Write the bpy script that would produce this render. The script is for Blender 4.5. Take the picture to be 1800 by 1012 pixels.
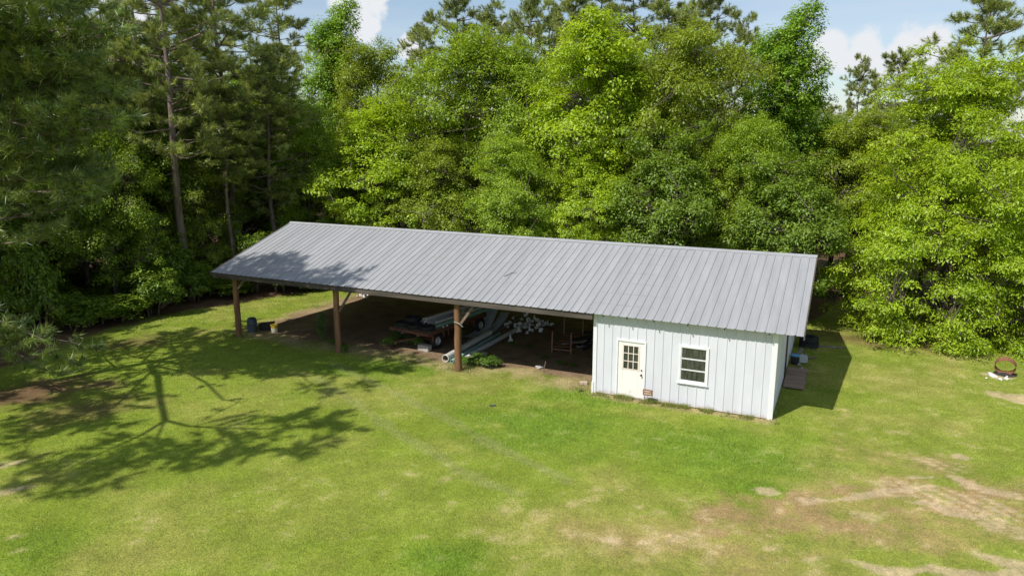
import bpy, math, random
import numpy as np
from mathutils import Vector, Matrix

for o in list(bpy.data.objects): bpy.data.objects.remove(o, do_unlink=True)
S = bpy.context.scene
COL = S.collection
R = math.radians

# ------------------------------------------------------------------ camera
CX, CY, CZ = 7.877, -23.809, 9.198
PITCH, YAW, FPX = 0.2092, -0.4390, 1254.4
cd = bpy.data.cameras.new('camera'); cam = bpy.data.objects.new('camera', cd); COL.objects.link(cam)
cam.location = (CX, CY, CZ); cam.rotation_euler = (math.pi/2-PITCH, 0.0, -YAW)
cd.sensor_width = 36.0; cd.lens = FPX/1800*36.0; cd.clip_start = .1; cd.clip_end = 3000
S.camera = cam
_f = np.array([math.sin(YAW)*math.cos(PITCH), math.cos(YAW)*math.cos(PITCH), -math.sin(PITCH)])
_r = np.array([math.cos(YAW), -math.sin(YAW), 0.0]); _u = np.cross(_r, _f); _c = np.array([CX, CY, CZ])
def ray(px, py): return _f+_r*(px-900)/FPX-_u*(py-506)/FPX
def gnd(px, py, z=0.0):
    d = ray(px, py); return _c+d*((z-CZ)/d[2])
def aty(px, py, Y):
    d = ray(px, py); return _c+d*((Y-CY)/d[1])

# ------------------------------------------------------------------ light
SUND = Vector((.33, .73, -1.0)).normalized()
SUN_EL = math.asin(-SUND.z); SUN_AZ = math.atan2(-SUND.x, -SUND.y)
sl = bpy.data.lights.new('sun', 'SUN'); sl.energy = 5.0; sl.angle = R(.53); sl.color = (1, .965, .90)
sun = bpy.data.objects.new('sun', sl); COL.objects.link(sun)
sun.rotation_euler = SUND.to_track_quat('-Z', 'Y').to_euler(); sun.location = (-20, -40, 60)
W = bpy.data.worlds.new('World'); S.world = W; W.use_nodes = True
nt = W.node_tree; nt.nodes.clear()
def N(nt, t, **k):
    n = nt.nodes.new(t)
    for a, b in k.items():
        if a == 'inp':
            for i, v in b.items(): n.inputs[i].default_value = v
        else: setattr(n, a, b)
    return n
L = lambda nt, a, b: nt.links.new(a, b)
out = N(nt, 'ShaderNodeOutputWorld')
sky = N(nt, 'ShaderNodeTexSky', sky_type='NISHITA', sun_disc=False, sun_elevation=SUN_EL, sun_rotation=SUN_AZ,
        air_density=1.0, dust_density=.6, ozone_density=1.6)
bg = N(nt, 'ShaderNodeBackground', inp={1: .125}); L(nt, sky.outputs[0], bg.inputs[0])
tc = N(nt, 'ShaderNodeTexCoord')
def math_n(nt, op, a, b=None, clamp=False):
    m = N(nt, 'ShaderNodeMath', operation=op, use_clamp=clamp)
    for i, v in enumerate((a, b)):
        if v is None: continue
        if isinstance(v, (int, float)): m.inputs[i].default_value = v
        else: L(nt, v, m.inputs[i])
    return m.outputs[0]
# high thin cirrus, everywhere
mp = N(nt, 'ShaderNodeMapping'); mp.inputs['Scale'].default_value = (1.2, 2.6, 11); mp.inputs['Rotation'].default_value = (0, 0, .5)
L(nt, tc.outputs['Generated'], mp.inputs[0])
ci = N(nt, 'ShaderNodeTexNoise', inp={'Scale': 1.7, 'Detail': 7, 'Roughness': .55}); L(nt, mp.outputs[0], ci.inputs['Vector'])
cir = N(nt, 'ShaderNodeMapRange', interpolation_type='SMOOTHSTEP', inp={1: .35, 2: .75, 3: .12, 4: .52}); L(nt, ci.outputs[0], cir.inputs[0])
# cumulus: heaps along one belt of the sky, soft balls broken by noise; the belt goes all round
nz = N(nt, 'ShaderNodeTexNoise', inp={'Scale': 22, 'Detail': 8, 'Roughness': .6}); L(nt, tc.outputs['Generated'], nz.inputs['Vector'])
def ang(px, py):
    d = ray(px, py); return d/np.linalg.norm(d)
heaps = [(ang(1470, 95), .030), (ang(1515, 88), .030), (ang(1600, 88), .032), (ang(1640, 80), .026), (ang(1545, 112), .022), (ang(1430, 110), .024), (ang(620, 8), .036),
         (ang(660, 2), .02), (ang(640, 45), .018), (ang(720, 78), .018), (ang(880, 48), .014), (ang(30, 45), .03), (ang(235, 45), .03), (ang(200, 20), .03)]
rg = random.Random(4)
for k in range(26):
    a = rg.uniform(0, 2*math.pi); e = rg.uniform(.05, .5)
    d = np.array([math.cos(a)*math.cos(e), math.sin(a)*math.cos(e), math.sin(e)])
    if d @ (_f/np.linalg.norm(_f)) > .72: continue
    for j in range(3):
        dd = d+np.array([rg.gauss(0, .035), rg.gauss(0, .035), rg.gauss(0, .012)]); heaps.append((dd/np.linalg.norm(dd), rg.uniform(.03, .06)))
acc = None
off = math_n(nt, 'MULTIPLY', math_n(nt, 'SUBTRACT', nz.outputs[0], .5), .055)
for d, rad in heaps:
    dist = N(nt, 'ShaderNodeVectorMath', operation='DISTANCE'); dist.inputs[1].default_value = tuple(d); L(nt, tc.outputs['Generated'], dist.inputs[0])
    v = math_n(nt, 'ADD', dist.outputs['Value'], off)
    mr = N(nt, 'ShaderNodeMapRange', interpolation_type='SMOOTHSTEP', inp={1: rad*1.05, 2: rad*.62, 3: 0., 4: 1.}); L(nt, v, mr.inputs[0])
    acc = mr.outputs[0] if acc is None else math_n(nt, 'MAXIMUM', acc, mr.outputs[0])
bgc = N(nt, 'ShaderNodeBackground', inp={0: (.93, .96, 1, 1), 1: .86})
bgi = N(nt, 'ShaderNodeBackground', inp={0: (.82, .89, 1, 1), 1: .84})
m1 = N(nt, 'ShaderNodeMixShader'); L(nt, cir.outputs[0], m1.inputs[0]); L(nt, bg.outputs[0], m1.inputs[1]); L(nt, bgi.outputs[0], m1.inputs[2])
m2 = N(nt, 'ShaderNodeMixShader'); L(nt, acc, m2.inputs[0]); L(nt, m1.outputs[0], m2.inputs[1]); L(nt, bgc.outputs[0], m2.inputs[2])
L(nt, m2.outputs[0], out.inputs[0])
S.view_settings.view_transform = 'Standard'; S.view_settings.look = 'None'
S.view_settings.exposure = .05; S.view_settings.gamma = 1; S.view_settings.use_curve_mapping = False
S.render.engine = 'CYCLES'
S.cycles.max_bounces = 7; S.cycles.diffuse_bounces = 3; S.cycles.glossy_bounces = 2; S.cycles.transmission_bounces = 5; S.cycles.transparent_max_bounces = 6

# ------------------------------------------------------------------ materials
def new_mat(name):
    m = bpy.data.materials.new(name); m.use_nodes = True; t = m.node_tree; t.nodes.clear()
    return m, t, N(t, 'ShaderNodeOutputMaterial')
def ramp(t, fac, stops):
    r = N(t, 'ShaderNodeValToRGB'); e = r.color_ramp.elements
    while len(e) < len(stops): e.new(.5)
    for i, (p, c) in enumerate(stops): e[i].position = p; e[i].color = (*c, 1)
    L(t, fac, r.inputs[0]); return r.outputs[0]
def noise(t, scale, detail=5, rough=.6, coord='Object', stretch=None):
    c = N(t, 'ShaderNodeTexCoord'); v = c.outputs[coord]
    if stretch:
        mp = N(t, 'ShaderNodeMapping'); mp.inputs['Scale'].default_value = stretch; L(t, v, mp.inputs[0]); v = mp.outputs[0]
    n = N(t, 'ShaderNodeTexNoise', inp={'Scale': scale, 'Detail': detail, 'Roughness': rough}); L(t, v, n.inputs['Vector'])
    return n.outputs[0]
def mixc(t, fac, a, b, mode='MIX'):
    m = N(t, 'ShaderNodeMix', data_type='RGBA', blend_type=mode)
    for i, v in ((0, fac), (6, a), (7, b)):
        if isinstance(v, (int, float)): m.inputs[i].default_value = v
        elif isinstance(v, tuple): m.inputs[i].default_value = (*v, 1) if len(v) == 3 else v
        else: L(t, v, m.inputs[i])
    return m.outputs[2]
def surf(name, c1, c2, scale=6, rough=.6, metal=0, bump=.2, bscale=30, stretch=None, spots=None, spec=.4, vary=0):
    """two-tone noisy painted/wooden/metal surface, optional spots (colour, scale, threshold)"""
    m, t, o = new_mat(name)
    p = N(t, 'ShaderNodeBsdfPrincipled')
    c = ramp(t, noise(t, scale, stretch=stretch), [(.3, c1), (.7, c2)])
    if spots:
        sc, ss, th = spots
        f = N(t, 'ShaderNodeMapRange', interpolation_type='SMOOTHSTEP', inp={1: th, 2: th+.1, 3: 0, 4: .9}); L(t, noise(t, ss, 6, .65), f.inputs[0])
        c = mixc(t, f.outputs[0], c, sc)
    if vary:
        oi = N(t, 'ShaderNodeObjectInfo'); mr = N(t, 'ShaderNodeMapRange', inp={3: 1-vary, 4: 1+vary}); L(t, oi.outputs['Random'], mr.inputs[0])
        hs = N(t, 'ShaderNodeHueSaturation'); L(t, mr.outputs[0], hs.inputs['Value']); L(t, c, hs.inputs['Color']); c = hs.outputs[0]
    L(t, c, p.inputs['Base Color']); p.inputs['Roughness'].default_value = rough; p.inputs['Metallic'].default_value = metal
    p.inputs['Specular IOR Level'].default_value = spec
    if bump:
        b = N(t, 'ShaderNodeBump', inp={'Strength': bump, 'Distance': .01}); L(t, noise(t, bscale, 6, stretch=stretch), b.inputs['Height']); L(t, b.outputs[0], p.inputs['Normal'])
    L(t, p.outputs[0], o.inputs[0]); return m
def leaf_mat(name, tint=(1, 1, 1), trans=.46, gloss=.025, vary=.10):
    m, t, o = new_mat(name)
    a = N(t, 'ShaderNodeAttribute', attribute_name='Col')
    oi = N(t, 'ShaderNodeObjectInfo')
    mr = N(t, 'ShaderNodeMapRange', inp={3: 1-vary, 4: 1+vary}); L(t, oi.outputs['Random'], mr.inputs[0])
    c = mixc(t, 1.0, a.outputs['Color'], tint, 'MULTIPLY')
    hs = N(t, 'ShaderNodeHueSaturation'); L(t, mr.outputs[0], hs.inputs['Value']); L(t, c, hs.inputs['Color']); c = hs.outputs[0]
    d = N(t, 'ShaderNodeBsdfDiffuse'); L(t, c, d.inputs[0])
    tr = N(t, 'ShaderNodeBsdfTranslucent'); L(t, mixc(t, 1.0, c, (1.25, 1.15, .55), 'MULTIPLY'), tr.inputs[0])
    mx = N(t, 'ShaderNodeMixShader', inp={0: trans}); L(t, d.outputs[0], mx.inputs[1]); L(t, tr.outputs[0], mx.inputs[2])
    g = N(t, 'ShaderNodeBsdfGlossy', inp={'Roughness': .42}); g.inputs[0].default_value = (.9, .95, 1, 1)
    m3 = N(t, 'ShaderNodeMixShader', inp={0: gloss}); L(t, mx.outputs[0], m3.inputs[1]); L(t, g.outputs[0], m3.inputs[2])
    L(t, m3.outputs[0], o.inputs[0]); return m

M = {}
M['leaf'] = leaf_mat('leaf')
M['needle'] = leaf_mat('needle', trans=.30, gloss=.05, vary=.12)
M['grass'] = leaf_mat('grass_blade', trans=.30, gloss=.02, vary=0)
M['bark'] = surf('bark', (.075, .058, .045), (.19, .155, .125), 7, .9, bump=.8, bscale=18, stretch=(1, 1, .35))
M['pinebark'] = surf('pine_bark', (.10, .068, .052), (.235, .185, .155), 6, .9, bump=.9, bscale=14, stretch=(1, 1, .4))
M['roof'] = surf('galvanized_roof', (.285, .288, .292), (.355, .358, .362), 1.6, .55, .08, .15, 40, stretch=(1.6, .25, 1), spots=((.48, .485, .49), 16, .62), vary=.05)
M['whitewall'] = surf('white_metal_wall', (.585, .59, .63), (.66, .665, .705), 2.2, .5, 0, .05, 20, stretch=(1, 1, .3), vary=.02)
t = M['whitewall'].node_tree; p = [n for n in t.nodes if n.type == 'BSDF_PRINCIPLED'][0]; src = p.inputs['Base Color'].links[0].from_socket     # mud splashed up in ragged tongues
sx = N(t, 'ShaderNodeSeparateXYZ'); tc2 = N(t, 'ShaderNodeTexCoord'); L(t, tc2.outputs['Object'], sx.inputs[0])
mz = math_n(t, 'SUBTRACT', noise(t, 4.5, 6, .7), math_n(t, 'MULTIPLY', sx.outputs[2], 1.5)); mr = N(t, 'ShaderNodeMapRange', interpolation_type='SMOOTHSTEP', inp={1: .22, 2: .55, 3: 0, 4: .5}); L(t, mz, mr.inputs[0])
st2 = N(t, 'ShaderNodeMapRange', interpolation_type='SMOOTHSTEP', inp={1: .56, 2: .78, 3: 0, 4: .28}); L(t, noise(t, 2.0, 6, .7, stretch=(5, 5, .25)), st2.inputs[0])
L(t, mixc(t, st2.outputs[0], mixc(t, mr.outputs[0], src, (.40, .30, .20)), (.42, .42, .40)), p.inputs['Base Color'])
M['whitetrim'] = surf('white_trim', (.70, .70, .705), (.77, .77, .775), 4, .45, 0, .03)
M['door'] = surf('stained_door', (.78, .73, .68), (.80, .78, .75), 3, .5, 0, .05, spots=((.64, .47, .35), 2.3, .62))
M['muntin'] = surf('peeling_muntin', (.70, .58, .49), (.79, .70, .62), 20, .6)
M['post'] = surf('pole_wood', (.135, .068, .034), (.30, .155, .075), 3.2, .8, bump=.5, bscale=12, stretch=(3, 3, .3), vary=.1)
M['beam'] = surf('weathered_beam', (.050, .039, .031), (.118, .096, .079), 3, .85, bump=.5, bscale=16, stretch=(.25, 3, 3))
M['lumber'] = surf('old_lumber', (.14, .10, .07), (.26, .195, .14), 3, .85, bump=.4, stretch=(2, .3, 2), vary=.2)
M['deckwood'] = surf('deck_wood', (.20, .13, .065), (.36, .245, .12), 4, .8, bump=.4, stretch=(3, .4, 3), vary=.15)
M['greywood'] = surf('grey_wood', (.17, .15, .13), (.33, .30, .265), 3, .85, bump=.5, stretch=(2, .4, 2), vary=.12)
M['rampwood'] = surf('ramp_wood', (.25, .175, .135), (.42, .30, .215), 2.2, .85, bump=.5, stretch=(.6, 2.5, 1), spots=((.46, .23, .11), 2.4, .58), vary=.12)
M['charred'] = surf('black_timber', (.012, .011, .012), (.05, .046, .046), 5, .75, bump=.4, vary=.3)
M['red'] = surf('red_paint', (.27, .05, .022), (.42, .085, .035), 5, .6, bump=.2, spots=((.15, .06, .035), 7, .6))
M['rust'] = surf('rust', (.13, .052, .028), (.27, .115, .065), 9, .85, bump=.5)
M['darkrust'] = surf('dark_maroon_paint', (.075, .030, .022), (.165, .068, .045), 7, .75, bump=.3)
M['rustpink'] = surf('faded_red_pipe', (.30, .135, .10), (.43, .235, .18), 8, .75, bump=.2)
M['rubber'] = surf('tyre_rubber', (.014, .014, .015), (.034, .033, .033), 9, .75, bump=.3, bscale=30)
M['rim'] = surf('wheel_rim', (.42, .42, .42), (.62, .62, .63), 7, .5, .3, spots=((.25, .15, .1), 9, .62))
M['pvc'] = surf('white_pvc', (.68, .67, .64), (.80, .79, .77), 3, .45, bump=.05, stretch=(1, .3, 1), vary=.06)
M['greypvc'] = surf('grey_pvc', (.52, .54, .55), (.66, .67, .68), 3, .45, bump=.05, vary=.08)
M['greenpvc'] = surf('green_pvc', (.24, .45, .385), (.35, .55, .485), 3, .4, bump=.05)
M['pipein'] = surf('pipe_inside', (.28, .22, .17), (.42, .34, .27), 5, .7)
M['sheet'] = surf('galvanized_sheet', (.42, .46, .50), (.56, .60, .64), 5, .4, .3, .1)
M['blackplastic'] = surf('dark_plastic', (.05, .065, .085), (.085, .105, .13), 7, .45, bump=.05)
M['blackbin'] = surf('black_bin', (.018, .017, .02), (.05, .045, .05), 7, .5, bump=.1)
M['yellow'] = surf('yellow_plastic', (.62, .42, .04), (.76, .56, .10), 5, .5, bump=.05)
M['cream'] = surf('cream_plastic', (.68, .62, .44), (.76, .71, .56), 5, .5, bump=.05)
M['blue'] = surf('blue_plastic', (.10, .28, .52), (.16, .36, .60), 5, .5, bump=.05)
M['concrete'] = surf('concrete', (.30, .285, .26), (.46, .44, .405), 8, .9, bump=.5, vary=.1)
M['brick'] = surf('pale_brick', (.44, .33, .25), (.58, .46, .36), 12, .9, bump=.4)
M['stone'] = surf('white_stone', (.60, .58, .55), (.80, .78, .75), 9, .9, bump=.6, vary=.12)
M['ash'] = surf('black_ash', (.012, .011, .011), (.06, .055, .05), 20, .95, bump=.7)
M['signwood'] = surf('sign_wood', (.19, .085, .038), (.30, .14, .065), 10, .7, bump=.2)
M['signwhite'] = surf('sign_lettering', (.76, .74, .70), (.84, .83, .80), 10, .6)
M['dark'] = surf('dark_metal', (.02, .018, .016), (.05, .045, .04), 10, .5, .5)
M['inside'] = surf('bare_inside', (.20, .18, .16), (.30, .27, .24), 3, .9)
M['twig'] = surf('dry_stick', (.10, .075, .055), (.2, .155, .115), 12, .9)
# window glass: clear, dusty, reflecting
m, t, o = new_mat('glass_pane')
tb = N(t, 'ShaderNodeBsdfTransparent', inp={0: (.55, .60, .55, 1)}); gb = N(t, 'ShaderNodeBsdfGlossy', inp={'Roughness': .05})
fr = N(t, 'ShaderNodeFresnel', inp={0: 1.6}); ma = N(t, 'ShaderNodeMixShader'); L(t, fr.outputs[0], ma.inputs[0]); L(t, tb.outputs[0], ma.inputs[1]); L(t, gb.outputs[0], ma.inputs[2])
db = N(t, 'ShaderNodeBsdfDiffuse', inp={0: (.30, .32, .25, 1)}); dm = N(t, 'ShaderNodeMapRange', inp={1: .3, 2: .8, 3: .04, 4: .36}); L(t, noise(t, 9, 6, .6, stretch=(2, 2, .35)), dm.inputs[0])
mb = N(t, 'ShaderNodeMixShader'); L(t, dm.outputs[0], mb.inputs[0]); L(t, ma.outputs[0], mb.inputs[1]); L(t, db.outputs[0], mb.inputs[2])
L(t, mb.outputs[0], o.inputs[0]); M['glass'] = m

# ------------------------------------------------------------------ mesh helpers
class MB:
    def __init__(s): s.v = []; s.f = []; s.smooth = False
    def add(s, v, f):
        b = len(s.v); s.v += [tuple(x) for x in v]; s.f += [tuple(i+b for i in q) for q in f]; return s
    def box(s, a, b, rot=None, bev=0.0):
        c = [(a[i]+b[i])/2 for i in range(3)]; h = [abs(b[i]-a[i])/2 for i in range(3)]
        if bev <= 0:
            vs = [Vector((x*h[0], y*h[1], z*h[2])) for z in (-1, 1) for y in (-1, 1) for x in (-1, 1)]
            fs = [(0, 2, 3, 1), (4, 5, 7, 6), (0, 1, 5, 4), (2, 6, 7, 3), (0, 4, 6, 2), (1, 3, 7, 5)]
        else:
            e = min(bev, min(h)*.6); vs = []; fs = []
            for z, k in ((-h[2], 1), (-h[2]+e, 0), (h[2]-e, 0), (h[2], 1)):
                hx = h[0]-e*k; hy = h[1]-e*k
                vs += [Vector(q) for q in ((-hx+e, -hy, z), (hx-e, -hy, z), (hx, -hy+e, z), (hx, hy-e, z), (hx-e, hy, z), (-hx+e, hy, z), (-hx, hy-e, z), (-hx, -hy+e, z))]
            for k in range(3):
                for i in range(8): j = (i+1) % 8; fs.append((k*8+i, k*8+j, k*8+8+j, k*8+8+i))
            fs += [tuple(range(7, -1, -1)), tuple(range(24, 32))]
        if rot is not None: vs = [rot @ q for q in vs]
        return s.add([q+Vector(c) for q in vs], fs)
    def tube(s, pts, rad, n=8, cap=True):
        pts = [Vector(q) for q in pts]; rad = rad if hasattr(rad, '__len__') else [rad]*len(pts)
        vs = []; fs = []; prev = None
        for i, q in enumerate(pts):
            d = (pts[min(i+1, len(pts)-1)]-pts[max(i-1, 0)]).normalized()
            if prev is None:
                a = d.orthogonal().normalized()
            else:
                a = (prev-d*prev.dot(d)); a = a.normalized() if a.length > 1e-6 else d.orthogonal().normalized()
            prev = a; b = d.cross(a)
            vs += [q+(a*math.cos(2*math.pi*k/n)+b*math.sin(2*math.pi*k/n))*rad[i] for k in range(n)]
        for i in range(len(pts)-1):
            for k in range(n): j = (k+1) % n; fs.append((i*n+k, i*n+j, i*n+n+j, i*n+n+k))
        if cap: fs += [tuple(range(n-1, -1, -1)), tuple(range(len(vs)-n, len(vs)))]
        return s.add(vs, fs)
    def lathe(s, prof, n=20, M4=None, close=False):
        vs = []; fs = []
        for r, z in prof: vs += [Vector((r*math.cos(2*math.pi*k/n), r*math.sin(2*math.pi*k/n), z)) for k in range(n)]
        m = len(prof)
        for i in range(m if close else m-1):
            i2 = (i+1) % m
            for k in range(n): j = (k+1) % n; fs.append((i*n+k, i*n+j, i2*n+j, i2*n+k))
        if M4 is not None: vs = [M4 @ q for q in vs]
        return s.add(vs, fs)
    def mesh(s, name, mat):
        me = bpy.data.meshes.new(name); me.from_pydata(s.v, [], s.f); me.materials.append(mat)
        if s.smooth:
            me.polygons.foreach_set('use_smooth', [True]*len(me.polygons))
            try: me.set_sharp_from_angle(angle=R(38))
            except Exception: pass
        me.update(); return me
    def build(s, name, mat, parent=None, smooth=False):
        s.smooth = smooth or s.smooth
        return link(name, s.mesh(name, mat), parent)
def link(name, me, parent=None, loc=None, rot=None, scale=None):
    o = bpy.data.objects.new(name, me); COL.objects.link(o)
    if parent is not None: o.parent = parent
    if loc is not None: o.location = loc
    if rot is not None: o.rotation_euler = rot
    if scale is not None: o.scale = scale
    return o
def tag(o, label, cat, group=None, kind=None):
    o['label'] = label; o['category'] = cat
    if group: o['group'] = group
    if kind: o['kind'] = kind
    return o
def thing(name, label, cat, loc=(0, 0, 0), rz=0, group=None):
    o = link(name, None, None, loc, (0, 0, rz)); o.empty_display_size = .2
    return tag(o, label, cat, group)
def copy_tree(o, parent=None):
    c = o.copy(); COL.objects.link(c); c.parent = parent
    for ch in o.children: copy_tree(ch, c)
    return c
def np_mesh(name, v, tris, cols, mat):
    me = bpy.data.meshes.new(name); nv = len(v); nf = len(tris)
    me.vertices.add(nv); me.vertices.foreach_set('co', np.ascontiguousarray(v, np.float32).ravel())
    me.loops.add(nf*3); me.loops.foreach_set('vertex_index', np.ascontiguousarray(tris, np.int32).ravel())
    me.polygons.add(nf); me.polygons.foreach_set('loop_start', np.arange(0, nf*3, 3, dtype=np.int32))
    at = me.color_attributes.new('Col', 'FLOAT_COLOR', 'POINT')
    at.data.foreach_set('color', np.concatenate([cols, np.ones((nv, 1))], 1).astype(np.float32).ravel())
    me.materials.append(mat); me.update(calc_edges=True); return me

# ------------------------------------------------------------------ value noise for the lawn
_nr = np.random.default_rng(11); _lat = _nr.random((256, 256))
def vnoise(x, y, s, ox=0.0):
    x = np.asarray(x)/s+37.3+ox; y = np.asarray(y)/s+91.7+ox*1.7
    ix = np.floor(x).astype(int); iy = np.floor(y).astype(int); fx = x-ix; fy = y-iy
    fx = fx*fx*(3-2*fx); fy = fy*fy*(3-2*fy)
    g = lambda a, b: _lat[a % 256, b % 256]
    return (g(ix, iy)*(1-fx)+g(ix+1, iy)*fx)*(1-fy)+(g(ix, iy+1)*(1-fx)+g(ix+1, iy+1)*fx)*fy
def fbm(x, y, s, o=4, ox=0.0):
    t = 0; a = 1; n = 0
    for k in range(o): t = t+a*vnoise(x, y, s/2**k, ox+k*13.1); n += a; a *= .55
    return t/n
sst = lambda a, b, x: (lambda t: t*t*(3-2*t))(np.clip((x-a)/(b-a), 0, 1))
def blob(x, y, px, py, rx, ry, soft=.5):
    """soft patch; centre given where the photograph shows it on the ground, radii in metres (across view, along view)"""
    g = gnd(px, py); dx = x-g[0]; dy = y-g[1]
    v = np.array([g[0]-CX, g[1]-CY]); v /= np.linalg.norm(v)
    a = (dx*v[1]-dy*v[0])/rx; b = (dx*v[0]+dy*v[1])/ry
    d = np.sqrt(a*a+b*b)+(fbm(x, y, .9, 3, px*.01)-.5)*1.3
    return 1-sst(1-soft, 1+soft*.5, d)
def seg(x, y, pts, w):
    d = np.full(np.shape(x), 1e9)
    P = [gnd(*q)[:2] for q in pts]
    for a, b in zip(P[:-1], P[1:]):
        ab = b-a; t = np.clip(((x-a[0])*ab[0]+(y-a[1])*ab[1])/(ab@ab), 0, 1)
        d = np.minimum(d, np.hypot(x-a[0]-t*ab[0], y-a[1]-t*ab[1]))
    d = d+(fbm(x, y, .7, 3, 5)-.5)*w*1.6
    return 1-sst(w*.45, w, d)
EDGE = [(-21.5, -40), (-21.8, -12), (-23.2, -6), (-24.4, -3), (-24.4, .5), (-23.0, 5.2), (-21.0, 9.8), (-17.6, 12.6), (-10, 13.2), (0, 13.4), (6.6, 14.6), (8.2, 20.5), (9.6, 20.0), (11.2, 13.4), (16, 11.8), (24, 10.0), (40, 6)]
def wood(x, y):
    """1 inside the woods, 0 on the lawn"""
    ex = np.array([e[0] for e in EDGE[1:]]); ey = np.array([e[1] for e in EDGE[1:]])
    order = slice(0, 6)
    left = np.interp(y, ey[:6], ex[:6])
    back = np.interp(x, ex[4:], ey[4:])
    n = (fbm(x, y, 2.5, 3, 9)-.5)*2.2
    return np.maximum(sst(-.5, .7, left-x+n), sst(-.5, .7, y-back+n))
def lawn(x, y):
    """albedo, how much grass grows, blade height"""
    shp = np.shape(x)
    A = lambda c: np.array(c)
    n1 = fbm(x, y, 6, 4); n2 = fbm(x, y, 1.6, 4, 3); n3 = fbm(x, y, .45, 3, 7); n4 = fbm(x, y, 3.2, 4, 31)
    green = A((.218, .284, .036)); deep = A((.150, .254, .026)); dry = A((.350, .325, .096)); straw = A((.45, .36, .20))
    dirt = A((.265, .185, .122)); sand = A((.64, .49, .345)); brown = A((.31, .205, .085)); litter = A((.115, .072, .045))
    k = lambda w: np.asarray(w)[..., None]
    c = green*np.ones(shp+(3,))
    lush = np.maximum.reduce([blob(x, y, 960, 745, 2.6, 2.2, .9), blob(x, y, 1260, 790, 3.0, 1.9, .9)*.9, blob(x, y, 1030, 700, 3.0, 1.2, .9)*.8, blob(x, y, 700, 640, 3.6, 1.4, .8)*.8,
                              blob(x, y, 780, 985, 1.2, .8, .9), blob(x, y, 1330, 860, 1.2, .6, .9), blob(x, y, 40, 980, 1.2, 1.2, .9)*.7])
    dryz = np.maximum.reduce([blob(x, y, 1300, 960, 4.2, 1.8, .9), blob(x, y, 1640, 900, 3.6, 2.4, .9), blob(x, y, 540, 880, 4.5, 2.5, .9)*.62, blob(x, y, 1600, 770, 3.5, 3, .9)*.5,
                              blob(x, y, 930, 900, 2.4, 1.6, .9)*.5, blob(x, y, 1120, 880, 2.5, 1.0, .9)*.5, blob(x, y, 1690, 660, 3, 3, .9)*.4])
    w = np.clip(sst(.42, .64, n1*.35+n2*.35+n4*.3)*.64+dryz*.55*(n2+.35)-lush*.7, 0, 1)
    c = c*(1-k(w*.86))+dry*k(w*.86)
    c = c*(1-k(lush*.75))+deep*k(lush*.75)
    # brown burnt patches at the lower right
    band = seg(x, y, [(1290, 915), (1420, 897), (1600, 868), (1830, 870)], 1.2)+seg(x, y, [(1030, 930), (1180, 935), (1300, 925)], .8)*.45; band = np.clip(band, 0, 1)
    br = np.maximum.reduce([band, seg(x, y, [(1250, 985), (1500, 950), (1820, 935)], .8)*.6, blob(x, y, 1620, 815, 2.1, 1.0, .9)*.8, blob(x, y, 1150, 960, 2.0, .8, .9)*.6])*sst(.22, .52, n2*.5+n3*.5)
    vx = x*math.cos(.9)+y*math.sin(.9); rut = (.5+.5*np.sin(vx*2*np.pi/.34+2.5*fbm(x, y, 1.5, 2, 81)))*np.maximum(blob(x, y, 1660, 872, 1.9, .75), blob(x, y, 1640, 815, 1.2, .5)*.7)
    br = br*(.45+.75*sst(.35, .6, fbm(x, y, .5, 3, 77))); c = c*(1-k(br*.82))+(brown*.70+straw*.30)*k(br*.82)
    st = np.clip(sst(.58, .72, n3*.65+n1*.35)*(.28+dryz*.7), 0, 1); c = c*(1-k(st*.7))+straw*k(st*.7)
    # tyre tracks and bare sand
    tr = np.maximum(seg(x, y, [(590, 640), (760, 722), (900, 800), (1000, 842)], .28), seg(x, y, [(560, 665), (700, 760), (830, 838), (905, 868)], .28))*.45
    c = c*(1-k(tr*.7))+A((.30, .30, .14))*k(tr*.7)
    sd = np.maximum.reduce([seg(x, y, [(1415, 879), (1490, 876), (1560, 863), (1640, 853)], .20), seg(x, y, [(1672, 836), (1705, 856), (1745, 866)], .22), seg(x, y, [(1600, 838), (1640, 838)], .12), rut*1.1,
                            blob(x, y, 1640, 888, 1.2, .30)*.8, blob(x, y, 1745, 862, .9, .25)*.7, blob(x, y, 1690, 803, .30, .25)*.8, blob(x, y, 1350, 864, .36, .30)*.8, blob(x, y, 1075, 948, .5, .2)*.6, blob(x, y, 1200, 955, .7, .25)*.5,
                            seg(x, y, [(1540, 1004), (1640, 1000), (1720, 1010), (1830, 1004)], .22)*.9, blob(x, y, 1780, 990, .8, .3)*.8, blob(x, y, 1790, 700, 1.1, .6)*.7, blob(x, y, 1780, 935, .8, .4)*.6, blob(x, y, 1520, 905, .5, .3)*.5,
                            blob(x, y, 1560, 1000, 1.0, .2)*.7, blob(x, y, 30, 968, .38, .25)*.6, blob(x, y, 25, 942, .3, .2)*.5, blob(x, y, 20, 862, .5, .22)*.6, blob(x, y, 10, 815, .5, .25)*.6,
                            blob(x, y, 1465, 745, .4, .25)*.4, blob(x, y, 1150, 770, .4, .14)*.5, blob(x, y, 740, 942, .22, .14)*.5, blob(x, y, 905, 978, .18, .14)*.5, blob(x, y, 1760, 660, .8, .6)*.7])
    nf = fbm(x, y, .16, 3, 61); sd = sst(.34, .66, sd*(.30+1.35*(n3*.35+nf*.65)))*np.clip(sd*1.6, 0, 1)*.92; sd = np.maximum(sd, sst(.63, .74, nf*.6+n3*.4)*np.clip(dryz*.75+br*.5, 0, 1)*.75); c = c*(1-k(sd*.78))+(sand*.66+straw*.14+brown*.20)*(.66+.62*k(nf))*k(sd*.78)
    # dirt floor under the shed with a straw-coloured fringe at its front
    jag = (fbm(x, y, 1.4, 4, 17)-.5)*1.3
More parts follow.
